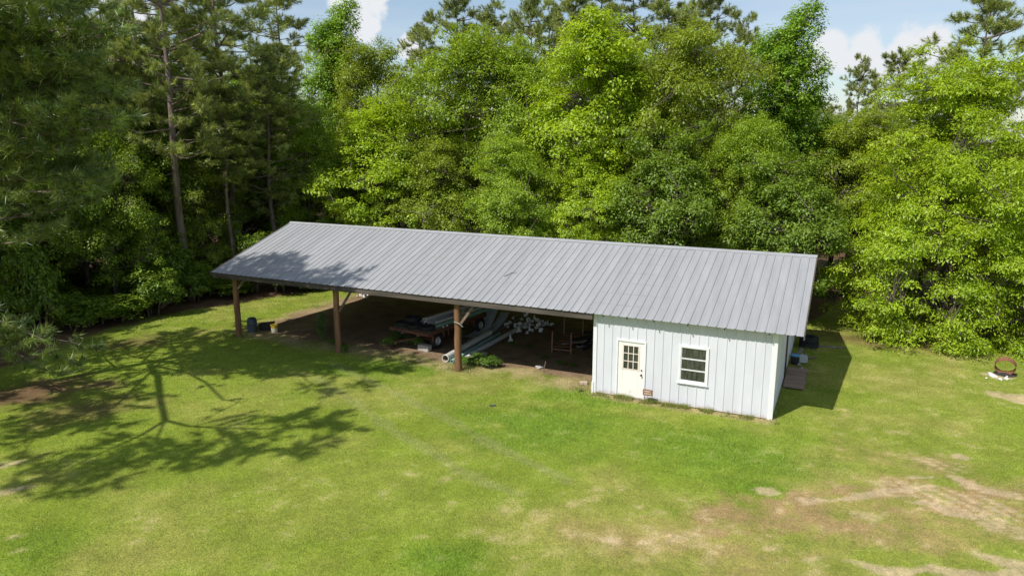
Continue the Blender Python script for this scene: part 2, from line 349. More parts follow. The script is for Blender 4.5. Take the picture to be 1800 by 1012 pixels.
    dn = np.minimum.reduce([y-.95+jag, x+18.2+jag, .5-x, 11.8-y+jag])
    und = sst(-.35, .35, dn); c = c*(1-k(und))+dirt*(.72+.5*k(n2*.5+n3*.5))*k(und)
    gr = und*sst(.60, .72, n2*.5+n3*.5)*.5; c = c*(1-k(gr))+deep*.8*k(gr)
    fr = np.clip(sst(-1.5, -.2, dn)*(1-und)*sst(.28, .55, n3*.6+n2*.4)*sst(-19.2, -17.4, x), 0, 1)*.9*np.where((y > -1.2), 1, 0)
    c = c*(1-k(fr))+(straw*.7+dirt*.3)*k(fr)
    wl = np.clip((1-sst(.10, .50, np.abs(y+.12)+(n3-.5)*.25))*sst(-.2, .2, x)*sst(-6.5, -6.1, -x), 0, 1); c = c*(1-k(wl*.75))+(straw*.55+dirt*.45)*k(wl*.75)
    lm = np.maximum(blob(x, y, 520, 575, 2.0, .8, .6), blob(x, y, 585, 548, 1.4, 2.2, .6))*.85; c = c*(1-k(lm))+(straw*.5+dirt*.5)*k(lm)
    # leaf litter and pine straw in and at the edge of the woods
    wd = wood(x, y); ps = np.maximum.reduce([blob(x, y, 60, 690, 2.6, 1.5, .6)*.95, blob(x, y, 160, 720, 2.0, 1.2, .8)*.6, blob(x, y, 230, 600, 1.8, 1.2, .8)*.7, blob(x, y, 1550, 600, 3.4, 1.1, .8)*.7])
    lf = np.maximum(wd, ps); lc = litter*.7+A((.24, .135, .075))*.3*(.5+k(n2)); c = c*(1-k(lf))+lc*(.75+.5*k(n3))*k(lf)
    c = c*(.80+.40*k(n3))*(.88+.24*k(fbm(x, y, 1.1, 3, 71)))
    g = np.clip(1-np.maximum.reduce([sd*1.15, und*1.02-gr*1.4, fr*.55, wl*.5, lm*.8, lf*1.05, br*.35]), 0, 1)
    h = .040+.030*lush-.008*w
    return c, g, h
# ground sheet: fine under the lawn, coarse out to the horizon
def axis(lo, hi, step, far):
    a = np.arange(lo, hi+1e-6, step); g = [1.0]
    while g[-1] < far: g.append(g[-1]*1.35+.4)
    g = np.array(g); return np.concatenate([lo-g[::-1], a, hi+g])
gx = axis(-28, 19, .14, 900); gy = axis(-21, 17, .14, 900)
GX, GY = np.meshgrid(gx, gy); cc, gg, hh = lawn(GX, GY)
def hgt(x, y):
    b = .030*(fbm(x, y, 2.2, 3, 41)-.5)
    b = b+np.where((x > 5) & (y < -1), .07*(fbm(x, y, .5, 3, 51)-.5)*sst(5, 8, x), 0)
    return b-.012
GZ = hgt(GX, GY); ny, nx = GX.shape
idx = np.arange(ny*nx).reshape(ny, nx); q = np.stack([idx[:-1, :-1], idx[:-1, 1:], idx[1:, 1:], idx[1:, :-1]], -1).reshape(-1, 4)
tr_ = np.concatenate([q[:, [0, 1, 2]], q[:, [0, 2, 3]]])
m, t, o = new_mat('lawn_soil')
a = N(t, 'ShaderNodeAttribute', attribute_name='Col'); p = N(t, 'ShaderNodeBsdfPrincipled', inp={'Roughness': .95, 'Specular IOR Level': .1})
f1 = noise(t, 26, 6, .7); f2 = noise(t, 5.5, 5, .65)
c = mixc(t, 1.0, a.outputs[0], ramp(t, f1, [(.28, (.50, .50, .50)), (.5, (.96, .96, .94)), (.74, (1.5, 1.45, 1.38))]), 'MULTIPLY')
c = mixc(t, 1.0, c, ramp(t, f2, [(.3, (.80, .84, .80)), (.7, (1.17, 1.12, 1.06))]), 'MULTIPLY')
L(t, c, p.inputs['Base Color'])
bp = N(t, 'ShaderNodeBump', inp={'Strength': .7, 'Distance': .05}); L(t, f1, bp.inputs['Height']); L(t, bp.outputs[0], p.inputs['Normal']); L(t, p.outputs[0], o.inputs[0])
M['ground'] = m
me = np_mesh('ground', np.stack([GX, GY, GZ], -1).reshape(-1, 3), tr_, cc.reshape(-1, 3), m)
me.polygons.foreach_set('use_smooth', [True]*len(me.polygons))
ground = link('ground', me); ground['kind'] = 'structure'

# ------------------------------------------------------------------ pole barn
X0, X1, X2, WL = -17.51, -11.69, -5.71, 6.20      # posts and right corner of the closed room (its left corner is x = 0)
XL, XR = -18.58, 6.99; YE, YR, YB = -.31, 5.18, 10.67; ZE, ZR = 3.035, 4.772
SL = (ZR-ZE)/(YR-YE); DB = 10.36
barn = thing('pole_barn', 'long open pole barn with grey ribbed metal roof and white closed room', 'barn')
zroof = lambda y: ZE+SL*(y-YE) if y <= YR else ZR-SL*(y-YR)
PW = (XR-XL)/28
def rib_profile(w, ribs=3, h=.030, b=.036, tt=.014):
    pr = []; s = w/ribs
    for k in range(ribs):
        x = k*s; pr += [(x, 0), (x+.012, 0), (x+.012+b-tt, h), (x+.012+b+tt, h), (x+.012+2*b, 0)]
        pr += [(x+s*.48, 0), (x+s*.50, .004), (x+s*.52, .004), (x+s*.54, 0)]
    pr.append((w+.006, 0)); return pr
slen = math.hypot(YR-YE, ZR-ZE); th = math.atan(SL)
pm = MB(); pr = rib_profile(PW); nn = len(pr)
ys = [0, .55, slen*.5, slen-.02]
for yy in ys: pm.add([(x, yy, z) for x, z in pr], [])
for j in range(len(ys)-1):
    for i in range(nn-1): pm.f.append((j*nn+i, j*nn+i+1, (j+1)*nn+i+1, (j+1)*nn+i))
pmesh = pm.mesh('roof_panel', M['roof'])
rr = random.Random(2)
for k in range(28):
    a = link('roof_panel', pmesh, barn, (XL+k*PW, YE+rr.uniform(-.012, .012), ZE+rr.uniform(0, .004)), (th, 0, 0))
    b = link('roof_panel', pmesh, barn, (XL+(k+1)*PW, YB+rr.uniform(-.012, .012), ZE+rr.uniform(0, .004)), (th, 0, math.pi))
mb = MB()
w_ = .17; zc = ZR+.045
mb.add([(XL-.02, YR-w_, zc-.055), (XR+.02, YR-w_, zc-.055), (XR+.02, YR-.03, zc), (XL-.02, YR-.03, zc), (XR+.02, YR+.03, zc), (XL-.02, YR+.03, zc), (XR+.02, YR+w_, zc-.055), (XL-.02, YR+w_, zc-.055),
        (XL-.02, YR-w_-.004, zc-.085), (XR+.02, YR-w_-.004, zc-.085)],
       [(0, 1, 2, 3), (3, 2, 4, 5), (5, 4, 6, 7), (8, 9, 1, 0)])
mb.build('ridge_cap', M['roof'], barn)
for x in (XL-.015, XR+.015):
    for s in (0, 1):
        y0, y1 = (YE-.01, YR) if s == 0 else (YB+.01, YR)
        mb = MB(); t_ = .02
        A_, B_ = Vector((x, y0, ZE+.04)), Vector((x, y1, ZR+.04))
        mb.add([A_+Vector((-t_, 0, 0)), A_+Vector((t_, 0, 0)), B_+Vector((t_, 0, 0)), B_+Vector((-t_, 0, 0)), A_+Vector((-t_, 0, -.16)), A_+Vector((t_, 0, -.16)), B_+Vector((t_, 0, -.16)), B_+Vector((-t_, 0, -.16))],
               [(0, 1, 2, 3), (7, 6, 5, 4), (0, 4, 5, 1), (3, 2, 6, 7), (0, 3, 7, 4), (1, 5, 6, 2)])
        mb.build('rake_trim', M['beam'], barn)
# eave beams and purlins
MB().box((XL+.05, YE+.055, ZE-.235), (-.02, YE+.10, ZE-.012)).build('eave_beam', M['beam'], barn)
MB().box((X0-.4, .16, ZE-.30), (-.02, .21, ZE-.02)).build('header_beam', M['beam'], barn)
MB().box((XL+.05, YB-.10, ZE-.235), (XR-.05, YB-.055, ZE-.012)).build('eave_beam', M['beam'], barn)
for s in (0, 1):
    for k in range(1, 7):
        y = YE+(YR-YE)*k/7+.0; y = y if s == 0 else YR+(YR-y)
        z = zroof(y)
        MB().box((XL+.04, y-.045, z-.062), (XR-.04, y+.045, z-.012)).build('purlin', M['lumber'], barn)
# trusses
def beam(mb, a, b, w, h):
    a = Vector(a); b = Vector(b); d = (b-a); ln = d.length; q = d.to_track_quat('X', 'Z').to_matrix()
    mb.box(tuple((a+b)/2-Vector((ln/2, w/2, h/2))), tuple((a+b)/2+Vector((ln/2, w/2, h/2))), q); return mb
tx = [X0, (X0+X1)/2, X1, (X1+X2)/2, X2, X2/2, -.08]
for x in tx:
    mb = MB(); off = -.165
    beam(mb, (x, .0, zroof(.0)+off), (x, YR, ZR+off), .05, .17); beam(mb, (x, DB, zroof(DB)+off), (x, YR, ZR+off), .05, .17)
    beam(mb, (x, .1, ZE-.16), (x, DB-.1, ZE-.16), .05, .15)
    beam(mb, (x+.001, YR, ZE-.1), (x+.001, YR, ZR-.22), .05, .10); beam(mb, (x+.051, YR-2.5, ZE-.12), (x+.051, YR-1.2, zroof(YR-1.2)-.2), .04, .09); beam(mb, (x+.051, YR+2.5, ZE-.12), (x+.051, YR+1.2, zroof(YR+1.2)-.2), .04, .09)
    mb.build('truss', M['lumber'], barn)
# posts: round poles, slightly crooked, with knee braces
def pole(x, y, h, r, seed):
    g = random.Random(seed); pts = []; rad = []
    for k in range(9):
        z = -.3+(h+.3)*k/8; pts.append((x+g.uniform(-.012, .012), y+g.uniform(-.012, .012), z)); rad.append(r*(1.06-.14*k/8)*g.uniform(.97, 1.03))
    return MB().tube(pts, rad, 14)
for i, x in enumerate((X0, X1, X2)):
    pole(x, .05, 2.93, .135 if i != 2 else .145, i).build('post', M['post'], barn, True)
    pole(x, DB-.15, 2.93, .13, 10+i).build('post', M['post'], barn, True)
for x, ln, zb in ((X0, .75, 2.3), (X1, .95, 1.85), (X2, .85, 1.98)):
    mb = MB(); beam(mb, (x+.17, .02, zb), (x+.17+ln*.75, .02, ZE-.2), .045, .10); mb.build('knee_brace', M['lumber'], barn)
mb = MB(); beam(mb, (X2, -.02, 1.95), (X2, 1.1, ZE-.2), .1, .045); 
mb.tube([(X2-.05, -.13, 2.05), (X2+.2, -.14, 2.0), (X2+.32, -.10, 1.88)], [.03, .028, .02], 6)
mb.build('knee_brace', M['greywood'], barn)
# ribbed white walls of the closed room; 'axis' x or y, outward normal sign
def wall_panel(u0, u1, z0, ztop, origin, ax, sgn, holes=(), mat='whitewall'):
    w = u1-u0; s = .3048; pr = [(u0, 0.0)]; k = 0
    us = []
    x = math.ceil((u0-1e-6)/s)*s
    while x < u1-.09: us.append(x); x += s
    for x in us: pr += [(x+.014, 0), (x+.034, .022), (x+.060, .022), (x+.080, 0)]
    for h in holes:
        for e in (h[0], h[1]):
            if u0 < e < u1: pr.append((e, None))
    pr.append((u1, 0)); pr.sort(key=lambda q: q[0])
    base = [q for q in pr if q[1] is not None]
    def dep(u):
        for (a, da), (b, db) in zip(base[:-1], base[1:]):
            if a <= u <= b: return da+(db-da)*(u-a)/max(b-a, 1e-9)
        return 0
    pr = [(u, dep(u)) for u, d in pr]
    mb = MB()
    def P(u, d, z): return (origin[0]+u, origin[1]+sgn*d, z) if ax == 'x' else (origin[0]+sgn*d, origin[1]+u, z)
    for (a, da), (b, db) in zip(pr[:-1], pr[1:]):
        if b-a < 1e-6: continue
        zs = [(z0, None)]
        mid = (a+b)/2; rng_ = [(z0, 'top')]
        for h in holes:
            if h[0] < mid < h[1]:
                rng_ = ([(z0, h[2])] if h[2] > z0+.01 else [])+[(h[3], 'top')]
        for lo, hi in rng_:
            ha, hb = (ztop(a), ztop(b)) if hi == 'top' else (hi, hi)
            mb.add([P(a, da, lo), P(b, db, lo), P(b, db, hb), P(a, da, ha)], [(0, 1, 2, 3) if (sgn < 0) == (ax == 'x') else (3, 2, 1, 0)])
    return mb.build('wall_panel', M[mat], barn)
DX0, DX1, DZ = .905, 1.85, 2.085; WX0, WX1, WZ0, WZ1 = 3.12, 4.02, .93, 2.15
holes = [(DX0-.03, DX1+.03, -.05, DZ+.03), (WX0, WX1, WZ0, WZ1)]
cut = lambda a, b: [a+(.9144)*k for k in range(int((b-a)/.9144)+1)]
def run(a, b):
    e = []; x = a
    while x < b-.25: e.append(x); x += .9144
    return list(zip(e, e[1:]+[b]))
for a, b in run(0, WL): wall_panel(a, b, .02, lambda u: zroof(0)-.03, (0, 0, 0), 'x', -1, holes)
for a, b in run(0, 4.45): wall_panel(a, b, .02, lambda u: zroof(u)-.03, (WL, 0, 0), 'y', 1)
for a, b in run(5.85, DB): wall_panel(a, b, .02, lambda u: zroof(u)-.03, (WL, 0, 0), 'y', 1)
for a, b in run(4.45, 5.85): wall_panel(a, b, 2.45, lambda u: zroof(u)-.03, (WL, 0, 0), 'y', 1)
for a, b in run(0, DB): wall_panel(a, b, .02, lambda u: zroof(u)-.03, (0, 0, 0), 'y', -1)
for a, b in run(0, WL): wall_panel(a, b, .02, lambda u: zroof(DB)-.03, (0, DB, 0), 'x', 1)
MB().box((.06, .06, -.02), (WL-.06, DB-.06, .03)).build('floor_slab', M['concrete'], barn)
MB().box((.06, 4.40, .031), (WL-.04, 4.46, 3.2)).build('partition', M['inside'], barn)
mb = MB(); t_ = .14
mb.box((WL-t_, -.030, .0), (WL+.028, -.024, 2.99)); mb.box((WL+.0285, -.030, 0), (WL+.034, t_, 2.99)); mb.build('corner_trim', M['whitetrim'], barn)
mb = MB(); mb.box((-.034, -.030, .0), (.10, -.024, 2.99)); mb.box((-.040, -.030, 0), (-.0345, t_, 2.99)); mb.build('corner_trim', M['whitetrim'], barn)
mb = MB(); mb.box((-.06, -.06, -.02), (.02, -.031, .42)); mb.build('bent_trim', M['whitetrim'], barn)
for y in (4.47, 5.74): MB().box((WL-.10, y, 0), (WL-.005, y+.09, 2.6)).build('door_jamb', M['post'], barn)
MB().box((WL-.03, 4.40, 2.45), (WL+.05, 5.9, 2.52)).build('door_track', M['beam'], barn)
for x in (.38, 1.25, 2.2, 3.35, 4.55, 5.95):
    MB().box((x, YE-.03, ZE-.06), (x+.03, YE+.05, ZE-.012)).build('eave_bracket', M['dark'], barn)
# door
mb = MB(); fw_ = .065
mb.box((DX0-fw_, -.045, 0), (DX0-.004, .05, DZ+fw_)); mb.box((DX1+.004, -.045, 0), (DX1+fw_, .05, DZ+fw_)); mb.box((DX0-.0035, -.044, DZ+.004), (DX1+.0035, .05, DZ+fw_-.001))
mb.build('door_frame', M['whitetrim'], barn)
LX0, LX1, LZ0, LZ1 = DX0+.19, DX1-.20, 1.08, 1.95
mb = MB()
mb.box((DX0, -.012, .05), (LX0, .03, DZ), bev=.004); mb.box((LX1, -.012, .05), (DX1, .03, DZ), bev=.004); mb.box((LX0+.0005, -.0118, .05), (LX1-.0005, .03, LZ0)); mb.box((LX0+.0005, -.0118, LZ1), (LX1-.0005, .03, DZ))
door = mb.build('door', M['door'], barn)
mb = MB(); e_ = .03
for i in range(4):
    x = LX0+(LX1-LX0)*i/3; mb.box((x-.014, -.026, LZ0-.01), (x+.014, -.0125, LZ1+.01))
for i in range(4):
    z = LZ0+(LZ1-LZ0)*i/3; mb.box((LX0-e_, -.024, z-.014), (LX1+e_, -.0128, z+.014))
mb.box((LX0-e_-.012, -.027, LZ0-.03), (LX0-.0145, -.0123, LZ1+.03)); mb.box((LX1+.0145, -.027, LZ0-.03), (LX1+e_+.012, -.0123, LZ1+.03))
mb.build('muntin', M['muntin'], door)
for i in range(3):
    for j in range(3):
        a0 = LX0+(LX1-LX0)*i/3; b0 = LZ0+(LZ1-LZ0)*j/3
        MB().box((a0+.002, .004, b0+.002), (a0+(LX1-LX0)/3-.002, .010, b0+(LZ1-LZ0)/3-.002)).build('pane', M['glass'], door)
kx = DX1-.075
MB().lathe([(0, 0), (.03, 0), (.03, .012), (.013, .02), (.013, .045), (.03, .055), (.032, .075), (.018, .088), (0, .09)], 14, Matrix.Translation((kx, -.012, .92)) @ Matrix.Rotation(R(90), 4, 'X')).build('knob', M['dark'], door, True)
MB().lathe([(0, 0), (.028, 0), (.028, .02), (.02, .026), (0, .027)], 14, Matrix.Translation((kx, -.012, 1.09)) @ Matrix.Rotation(R(90), 4, 'X')).build('deadbolt', M['dark'], door, True)
MB().box((DX0-.01, -.06, .0), (DX1+.01, .05, .045)).build('threshold', M['greywood'], barn)
# window: three stacked awning panes
mb = MB(); o_ = .055
mb.box((WX0-o_, -.05, WZ0-o_), (WX0+.02, .04, WZ1+o_)); mb.box((WX1-.02, -.05, WZ0-o_), (WX1+o_, .04, WZ1+o_)); mb.box((WX0+.0205, -.0495, WZ1-.02), (WX1-.0205, .04, WZ1+o_-.001)); mb.box((WX0+.0205, -.0495, WZ0-o_+.001), (WX1-.0205, .04, WZ0+.02))
win = mb.build('window', M['whitetrim'], barn)
MB().box((WX0-o_-.03, -.075, WZ0-o_-.035), (WX1+o_+.02, -.002, WZ0-o_-.002)).build('sill', M['whitetrim'], win)
wz = (WZ1-WZ0-.04)/3
for k in range(3):
    z0 = WZ0+.02+wz*k; z1 = z0+wz
    mb = MB(); a, b = WX0+.022, WX1-.022; r_ = .022
    mb.box((a, -.03, z0+.002), (a+r_, .01, z1-.002)); mb.box((b-r_, -.03, z0+.002), (b, .01, z1-.002)); mb.box((a+r_+.0003, -.0295, z0+.002), (b-r_-.0003, .01, z0+r_)); mb.box((a+r_+.0003, -.0295, z1-r_), (b-r_-.0003, .01, z1-.002))
    sash = mb.build('sash', M['whitetrim'], win)
    MB().box((a+r_, -.014, z0+r_), (b-r_, -.008, z1-r_)).build('pane', M['glass'], win)

# ------------------------------------------------------------------ things in and round the barn
def tyre_prof(R_, w):
    r0 = R_*.56
    return [(r0, -w*.38), (R_*.80, -w*.5), (R_*.94, -w*.46), (R_, -w*.34), (R_*.985, -w*.12), (R_*.985, w*.12), (R_, w*.34), (R_*.94, w*.46), (R_*.80, w*.5), (r0, w*.38), (r0*1.05, 0)]
def tyre_mb(R_, w, M4=None):
    mb = MB(); mb.lathe(tyre_prof(R_, w), 28, M4, True)
    for k in range(28):   # tread lugs
        a = 2*math.pi*k/28
        for s in (-1, 1):
            q = Matrix.Rotation(a+(.06*s), 4, 'Z') @ Matrix.Translation((R_*.992, 0, s*w*.24))
            q = (M4 @ q) if M4 is not None else q
            b = MB().box((-.008, -.022, -w*.13), (.012, .022, w*.13)); mb.add([q @ Vector(v) for v in b.v], b.f)
    mb.smooth = True; return mb
wag = thing('hay_wagon', 'low red flatbed farm wagon with wooden deck under the barn roof', 'wagon', (-9.12, 1.73, 0), R(-8))
DZK = .86
for k in range(9):
    x = -1.08+k*.24; MB().box((x+.004, .02+.02*(k % 2), DZK-.05), (x+.234, 4.30-.03*(k % 3), DZK), bev=.006).build('plank', M['deckwood'], wag)
MB().box((-1.10, -.07, DZK-.125), (1.10, .015, DZK+.006), bev=.006).build('front_rail', M['darkrust'], wag)
MB().box((-1.10, 4.31, DZK-.125), (1.10, 4.37, DZK+.002), bev=.006).build('rear_rail', M['darkrust'], wag)
for s in (-1, 1):
    MB().box((s*1.10-.025, .016, DZK-.13), (s*1.10+.025, 4.309, DZK-.004)).build('side_rail', M['darkrust'], wag)
    MB().box((s*.45-.04, .02, DZK-.22), (s*.45+.04, 4.3, DZK-.052)).build('sill_beam', M['lumber'], wag)
for y in (.75, 4.0):
    MB().box((-.72, y-.09, .46), (.72, y+.09, DZK-.224), bev=.01).build('bolster', M['red'], wag)
    MB().tube([(-.80, y, .34), (.80, y, .34)], .04, 10).build('axle', M['rust'], wag)
    MB().box((-.09, y-.06, .33), (.09, y+.06, .459)).build('axle_bracket', M['red'], wag)
    for s in (-1, 1):
        Mx = Matrix.Translation((s*.93, y, .335)) @ Matrix.Rotation(R(90), 4, 'Y')
        w = tyre_mb(.335, .21, Mx).build('wheel', M['rubber'], wag)
        d = 1 if s > 0 else -1
        MB().lathe([(0, .03*d), (.05, .03*d), (.055, .06*d), (.11, .05*d), (.15, .015*d), (.175, .05*d), (.195, .075*d), (.20, .07*d), (.19, -.05*d), (0, -.05*d)], 22, Mx).build('rim', M['rim'], w, True)
for y in (.35, 1.1, 1.45, 3.4): MB().box((1.04, y-.02, .44), (1.07, y+.02, DZK-.131)).build('stake_pocket', M['rust'], wag)
mb = MB(); beam(mb, (.12, .68, .42), (-.98, -.62, .20), .09, .09); mb.build('drawbar', M['darkrust'], wag)
mb = MB(); beam(mb, (-.90, -.66, .10), (-.68, -.50, .12), .06, .04); mb.build('hitch', M['rust'], wag)
for x0, x1 in ((-.52, -.40), (.20, .46)): MB().box((x0, .655, .53), (x1, .659, .60)).build('sticker', M['signwhite'], wag)  # plain white stickers on the face of the front bolster
def wl(x, y, z):
    a = R(-8); return (-9.12+x*math.cos(a)-y*math.sin(a), 1.73+x*math.sin(a)+y*math.cos(a), z)
tm = tyre_mb(.335, .20).mesh('tyre', M['rubber'])
tl = [(-.72, .42, DZK+.105, 0, 'worn black tyre lying at the left corner of the wagon deck'), (-.02, .40, DZK+.105, .4, 'black tyre lying flat in the middle of the wagon front'),
      (.68, .44, DZK+.105, 1., 'black tyre lying flat beside the mouth of the green pipe'), (-.40, .72, DZK+.312, 2., 'topmost black tyre resting on the others on the wagon')]
for x, y, z, a, lb in tl:
    o = link('scrap_tyre', tm, None, wl(x, y, z), (0, 0, a)); tag(o, lb, 'tyre', 'tyres on the wagon deck')
o = link('scrap_tyre', tm, None, wl(-.70, 1.12, DZK+.105), (0, 0, .3)); tag(o, 'black tyre lying flat behind the others, half hidden on the wagon', 'tyre', 'tyres on the wagon deck')
def pipe(a, b, r, mat, label, wallt=.02, bell=0, group=None, inner='pipein'):
    a = Vector(a); b = Vector(b); d = b-a; ln = d.length; q = d.to_track_quat('Z', 'Y').to_matrix().to_4x4(); T = Matrix.Translation(a) @ q
    prof = [(r-wallt, ln), (r, ln), (r, .22*bell+.001), (r*(1+.12*bell), .18*bell), (r*(1+.12*bell), 0), (r*(1+.12*bell)-wallt, 0)]
    mb = MB().lathe(prof, 20, T); o = mb.build('pipe', M[mat], None, True); tag(o, label, 'pipe', group)
    MB().lathe([(r-wallt, ln), (r-wallt, ln*.5), (r-wallt, .0)] if not bell else [(r-wallt, ln), (r-wallt, .2), (r*(1+.12*bell)-wallt, 0.0)], 20, T).build('bore', M[inner], o, True)
    return o
G = 'pipes on the wagon'
z0 = DZK
pipe(wl(-.25, 1.02, z0+.075), wl(-.15, 5.3, z0+.075), .075, 'pipein', 'tan pipe lying leftmost on the wagon deck', group=G)
pipe(wl(-.05, .95, z0+.11), wl(.05, 5.2, z0+.11), .11, 'greypvc', 'thick grey pipe beside the tan one on the wagon', bell=.6, group=G)
pipe(wl(.19, .95, z0+.11), wl(.27, 5.1, z0+.11), .11, 'greypvc', 'thick grey pipe under the white pipe on the wagon', group=G)
pipe(wl(.11, .90, z0+.285), wl(.20, 4.9, z0+.285), .08, 'pvc', 'white pipe with ringed mouth lying on top of grey pipes', bell=1, group=G)
pipe(wl(.41, 1.0, z0+.09), wl(.47, 5.0, z0+.09), .09, 'greypvc', 'grey pipe between white pipe and tan boards on the wagon', group=G)
for k, (x, zz) in enumerate(((.58, .0), (.585, .062))):
    mb = MB(); mb.box((-.075, 0, 0), (.075, 3.7, .06), bev=.004); o = mb.build('board', M['lumber']); o.location = wl(x, 1.05+.1*k, z0+zz); o.rotation_euler = (0, 0, R(-8.5+k)); tag(o, ['lower tan board on the wagon beside the green pipe', 'upper tan board on the wagon beside the green pipe'][k], 'board', 'boards on the wagon')
pipe(wl(.80, .82, z0+.085), wl(.88, 5.5, z0+.085), .085, 'greenpvc', 'sea green pipe lying along the right edge of the wagon', bell=.4, group=G, inner='greenpvc')
pipe(wl(.73, .95, z0+.235), wl(.83, 6.2, z0+.235), .055, 'greypvc', 'thin pale pipe resting on the green pipe', group=G)
for x, y in ((.98, 1.15), (1.0, 1.42)):
    MB().lathe([(.025, -.05), (.04, -.05), (.04, .05), (.025, .05)], 12, Matrix.Translation(wl(x, y, z0+.042)) @ Matrix.Rotation(R(90), 4, 'Y') @ Matrix.Rotation(R(30*y), 4, 'X'), True).build('pipe_coupling', M['pvc'], None, True)
for o in [o for o in COL.objects if o.name.startswith('pipe_coupling')]: tag(o, 'small white pipe coupling lying on the wagon deck edge', 'coupling', 'couplings on the wagon')
o = MB().box((-.29, -.14, 0), (.29, .14, .27), bev=.015).build('concrete_block', M['concrete']); o.location = (-8.42, 1.86, -.02); o.rotation_euler = (0, 0, R(-6)); tag(o, 'grey concrete block chocking the front wagon wheel', 'block')

# pipes on the ground by the middle post
G = 'pipes on the ground by the post'
pipe((-6.75, .80, .15), (-6.86, 5.1, .15), .15, 'pvc', 'thick cream pipe with open mouth on the ground by the post', bell=.3, group=G)
pipe((-6.40, .72, .085), (-6.48, 5.4, .085), .085, 'greenpvc', 'green lined pipe lying beside the thick cream pipe', group=G, inner='greenpvc')
pipe((-6.10, .66, .085), (-6.10, 1.75, .085), .085, 'pvc', 'short white pipe stub beside the wooden post', bell=.6, group=G)
pipe((-6.13, 1.86, .10), (-6.02, 7.15, .10), .10, 'greypvc', 'long pale grey pipe reaching to the heap of fittings', group=G)
pipe((-6.03, 7.18, .12), (-5.99, 7.72, .12), .12, 'pvc', 'short white pipe end beyond the long grey pipe', group=G)
for k, (a, b, lb) in enumerate((((-7.35, 3.9, .06), (-6.9, 9.3, .30), 'thin dull pole left of the fitting heap'), ((-6.85, 5.6, .04), (-6.45, 8.6, .33), 'thin grey pole propped on the fitting heap'), ((-7.3, 8.2, .36), (-5.9, 8.6, .42), 'short tan pole lying across the fitting heap'))):
    o = MB().tube([a, ((a[0]+b[0])/2, (a[1]+b[1])/2, (a[2]+b[2])/2-.015), b], .028, 8).build('pole', M['greywood' if k < 2 else 'lumber'], None, True); tag(o, lb, 'pole', 'poles by the fittings')
# white sprinkler fittings heaped up
fm = MB(); fm.lathe([(.085, 0), (.115, .0), (.118, .09), (.10, .12), (.055, .17), (.042, .26), (.032, .34), (.012, .345), (.012, .30)], 14); fm.lathe([(.085, 0), (.08, .09), (0, .1)], 14)
fm.smooth = True; fmesh = fm.mesh('pipe_fitting', M['pvc'])
em = MB(); em.lathe([(.07, 0), (.10, 0), (.10, .12), (.085, .16)], 14); em.tube([(0, 0, .10), (0, .03, .17), (0, .12, .21), (0, .22, .21)], [.085, .085, .08, .075], 12); em.smooth = True; emesh = em.mesh('pipe_fitting', M['pvc'])
g = random.Random(5)
fp = [(888, 571, .0), (897, 568, .05), (905, 572, .02), (909, 576, .0), (904, 560, .1), (918, 562, .12), (921, 555, .25), (914, 580, .0), (921, 576, .1), (926, 583, .0), (930, 572, .1), (937, 566, .15), (940, 577, .0), (945, 574, .05), (946, 564, .15),
      (953, 572, .0), (956, 566, .05), (962, 569, .0), (968, 569, .0), (936, 581, .0), (929, 562, .2), (950, 580, .0), (940, 557, .25), (898, 597, .0), (908, 584, .0), (915, 569, .1), (932, 578, .05), (948, 570, .1)]
for k, (px, py, z) in enumerate(fp):
    w = gnd(px, py, z+.08)
    up = g.random() < .55
    o = link('pipe_fitting', fmesh if k % 3 else emesh, None, (w[0], w[1], z+(.0 if up else .115)), (g.uniform(-.35, .35) if up else R(g.choice((80, 95, -85))), g.uniform(-.3, .3), g.uniform(0, 6.3)))
    s = g.uniform(.62, .95); o.scale = (s, s, s)
    tag(o, 'white plastic pipe fitting in the heap behind the long pipes', 'fitting', 'white pipe fittings in a heap')
# bent corrugated sheets
def sheet(path, w, label, seed):
    g = random.Random(seed); mb = MB(); nu = 19; P = [Vector(q) for q in path]; n = len(P)
    fine = []
    for i in range(n-1):
        for k in range(5):
            t = k/5; a = P[max(i-1, 0)]; b = P[i]; c = P[i+1]; d = P[min(i+2, n-1)]
            fine.append(.5*((2*b)+(c-a)*t+(2*a-5*b+4*c-d)*t*t+(3*b-a-3*c+d)*t**3))
    fine.append(P[-1])
    for i, q in enumerate(fine):
        d = (fine[min(i+1, len(fine)-1)]-fine[max(i-1, 0)]).normalized(); sx = Vector((1, .12, 0)).normalized(); up = sx.cross(d).normalized()
        mb.v += [tuple(q+sx*(j/(nu-1)-.5)*w+up*(.018 if j % 3 == 1 else 0)) for j in range(nu)]
    for i in range(len(fine)-1):
        for j in range(nu-1): mb.f.append((i*nu+j, i*nu+j+1, i*nu+nu+j+1, i*nu+nu+j))
    o = mb.build('metal_sheet', M['sheet']); tag(o, label, 'metal sheet', 'bent metal sheets')
    return o
sheet([(-7.52, 3.95, .16), (-7.52, 4.7, .05), (-7.52, 5.5, .10), (-7.55, 6.3, .42), (-7.60, 6.95, .92)], .58, 'blue grey corrugated sheet curving up beside the wagon', 1)
sheet([(-7.20, 4.3, .06), (-7.18, 5.2, .03), (-7.16, 6.0, .08), (-7.15, 6.8, .30), (-7.15, 7.4, .60)], .46, 'lower bent corrugated sheet under the taller curved one', 2)
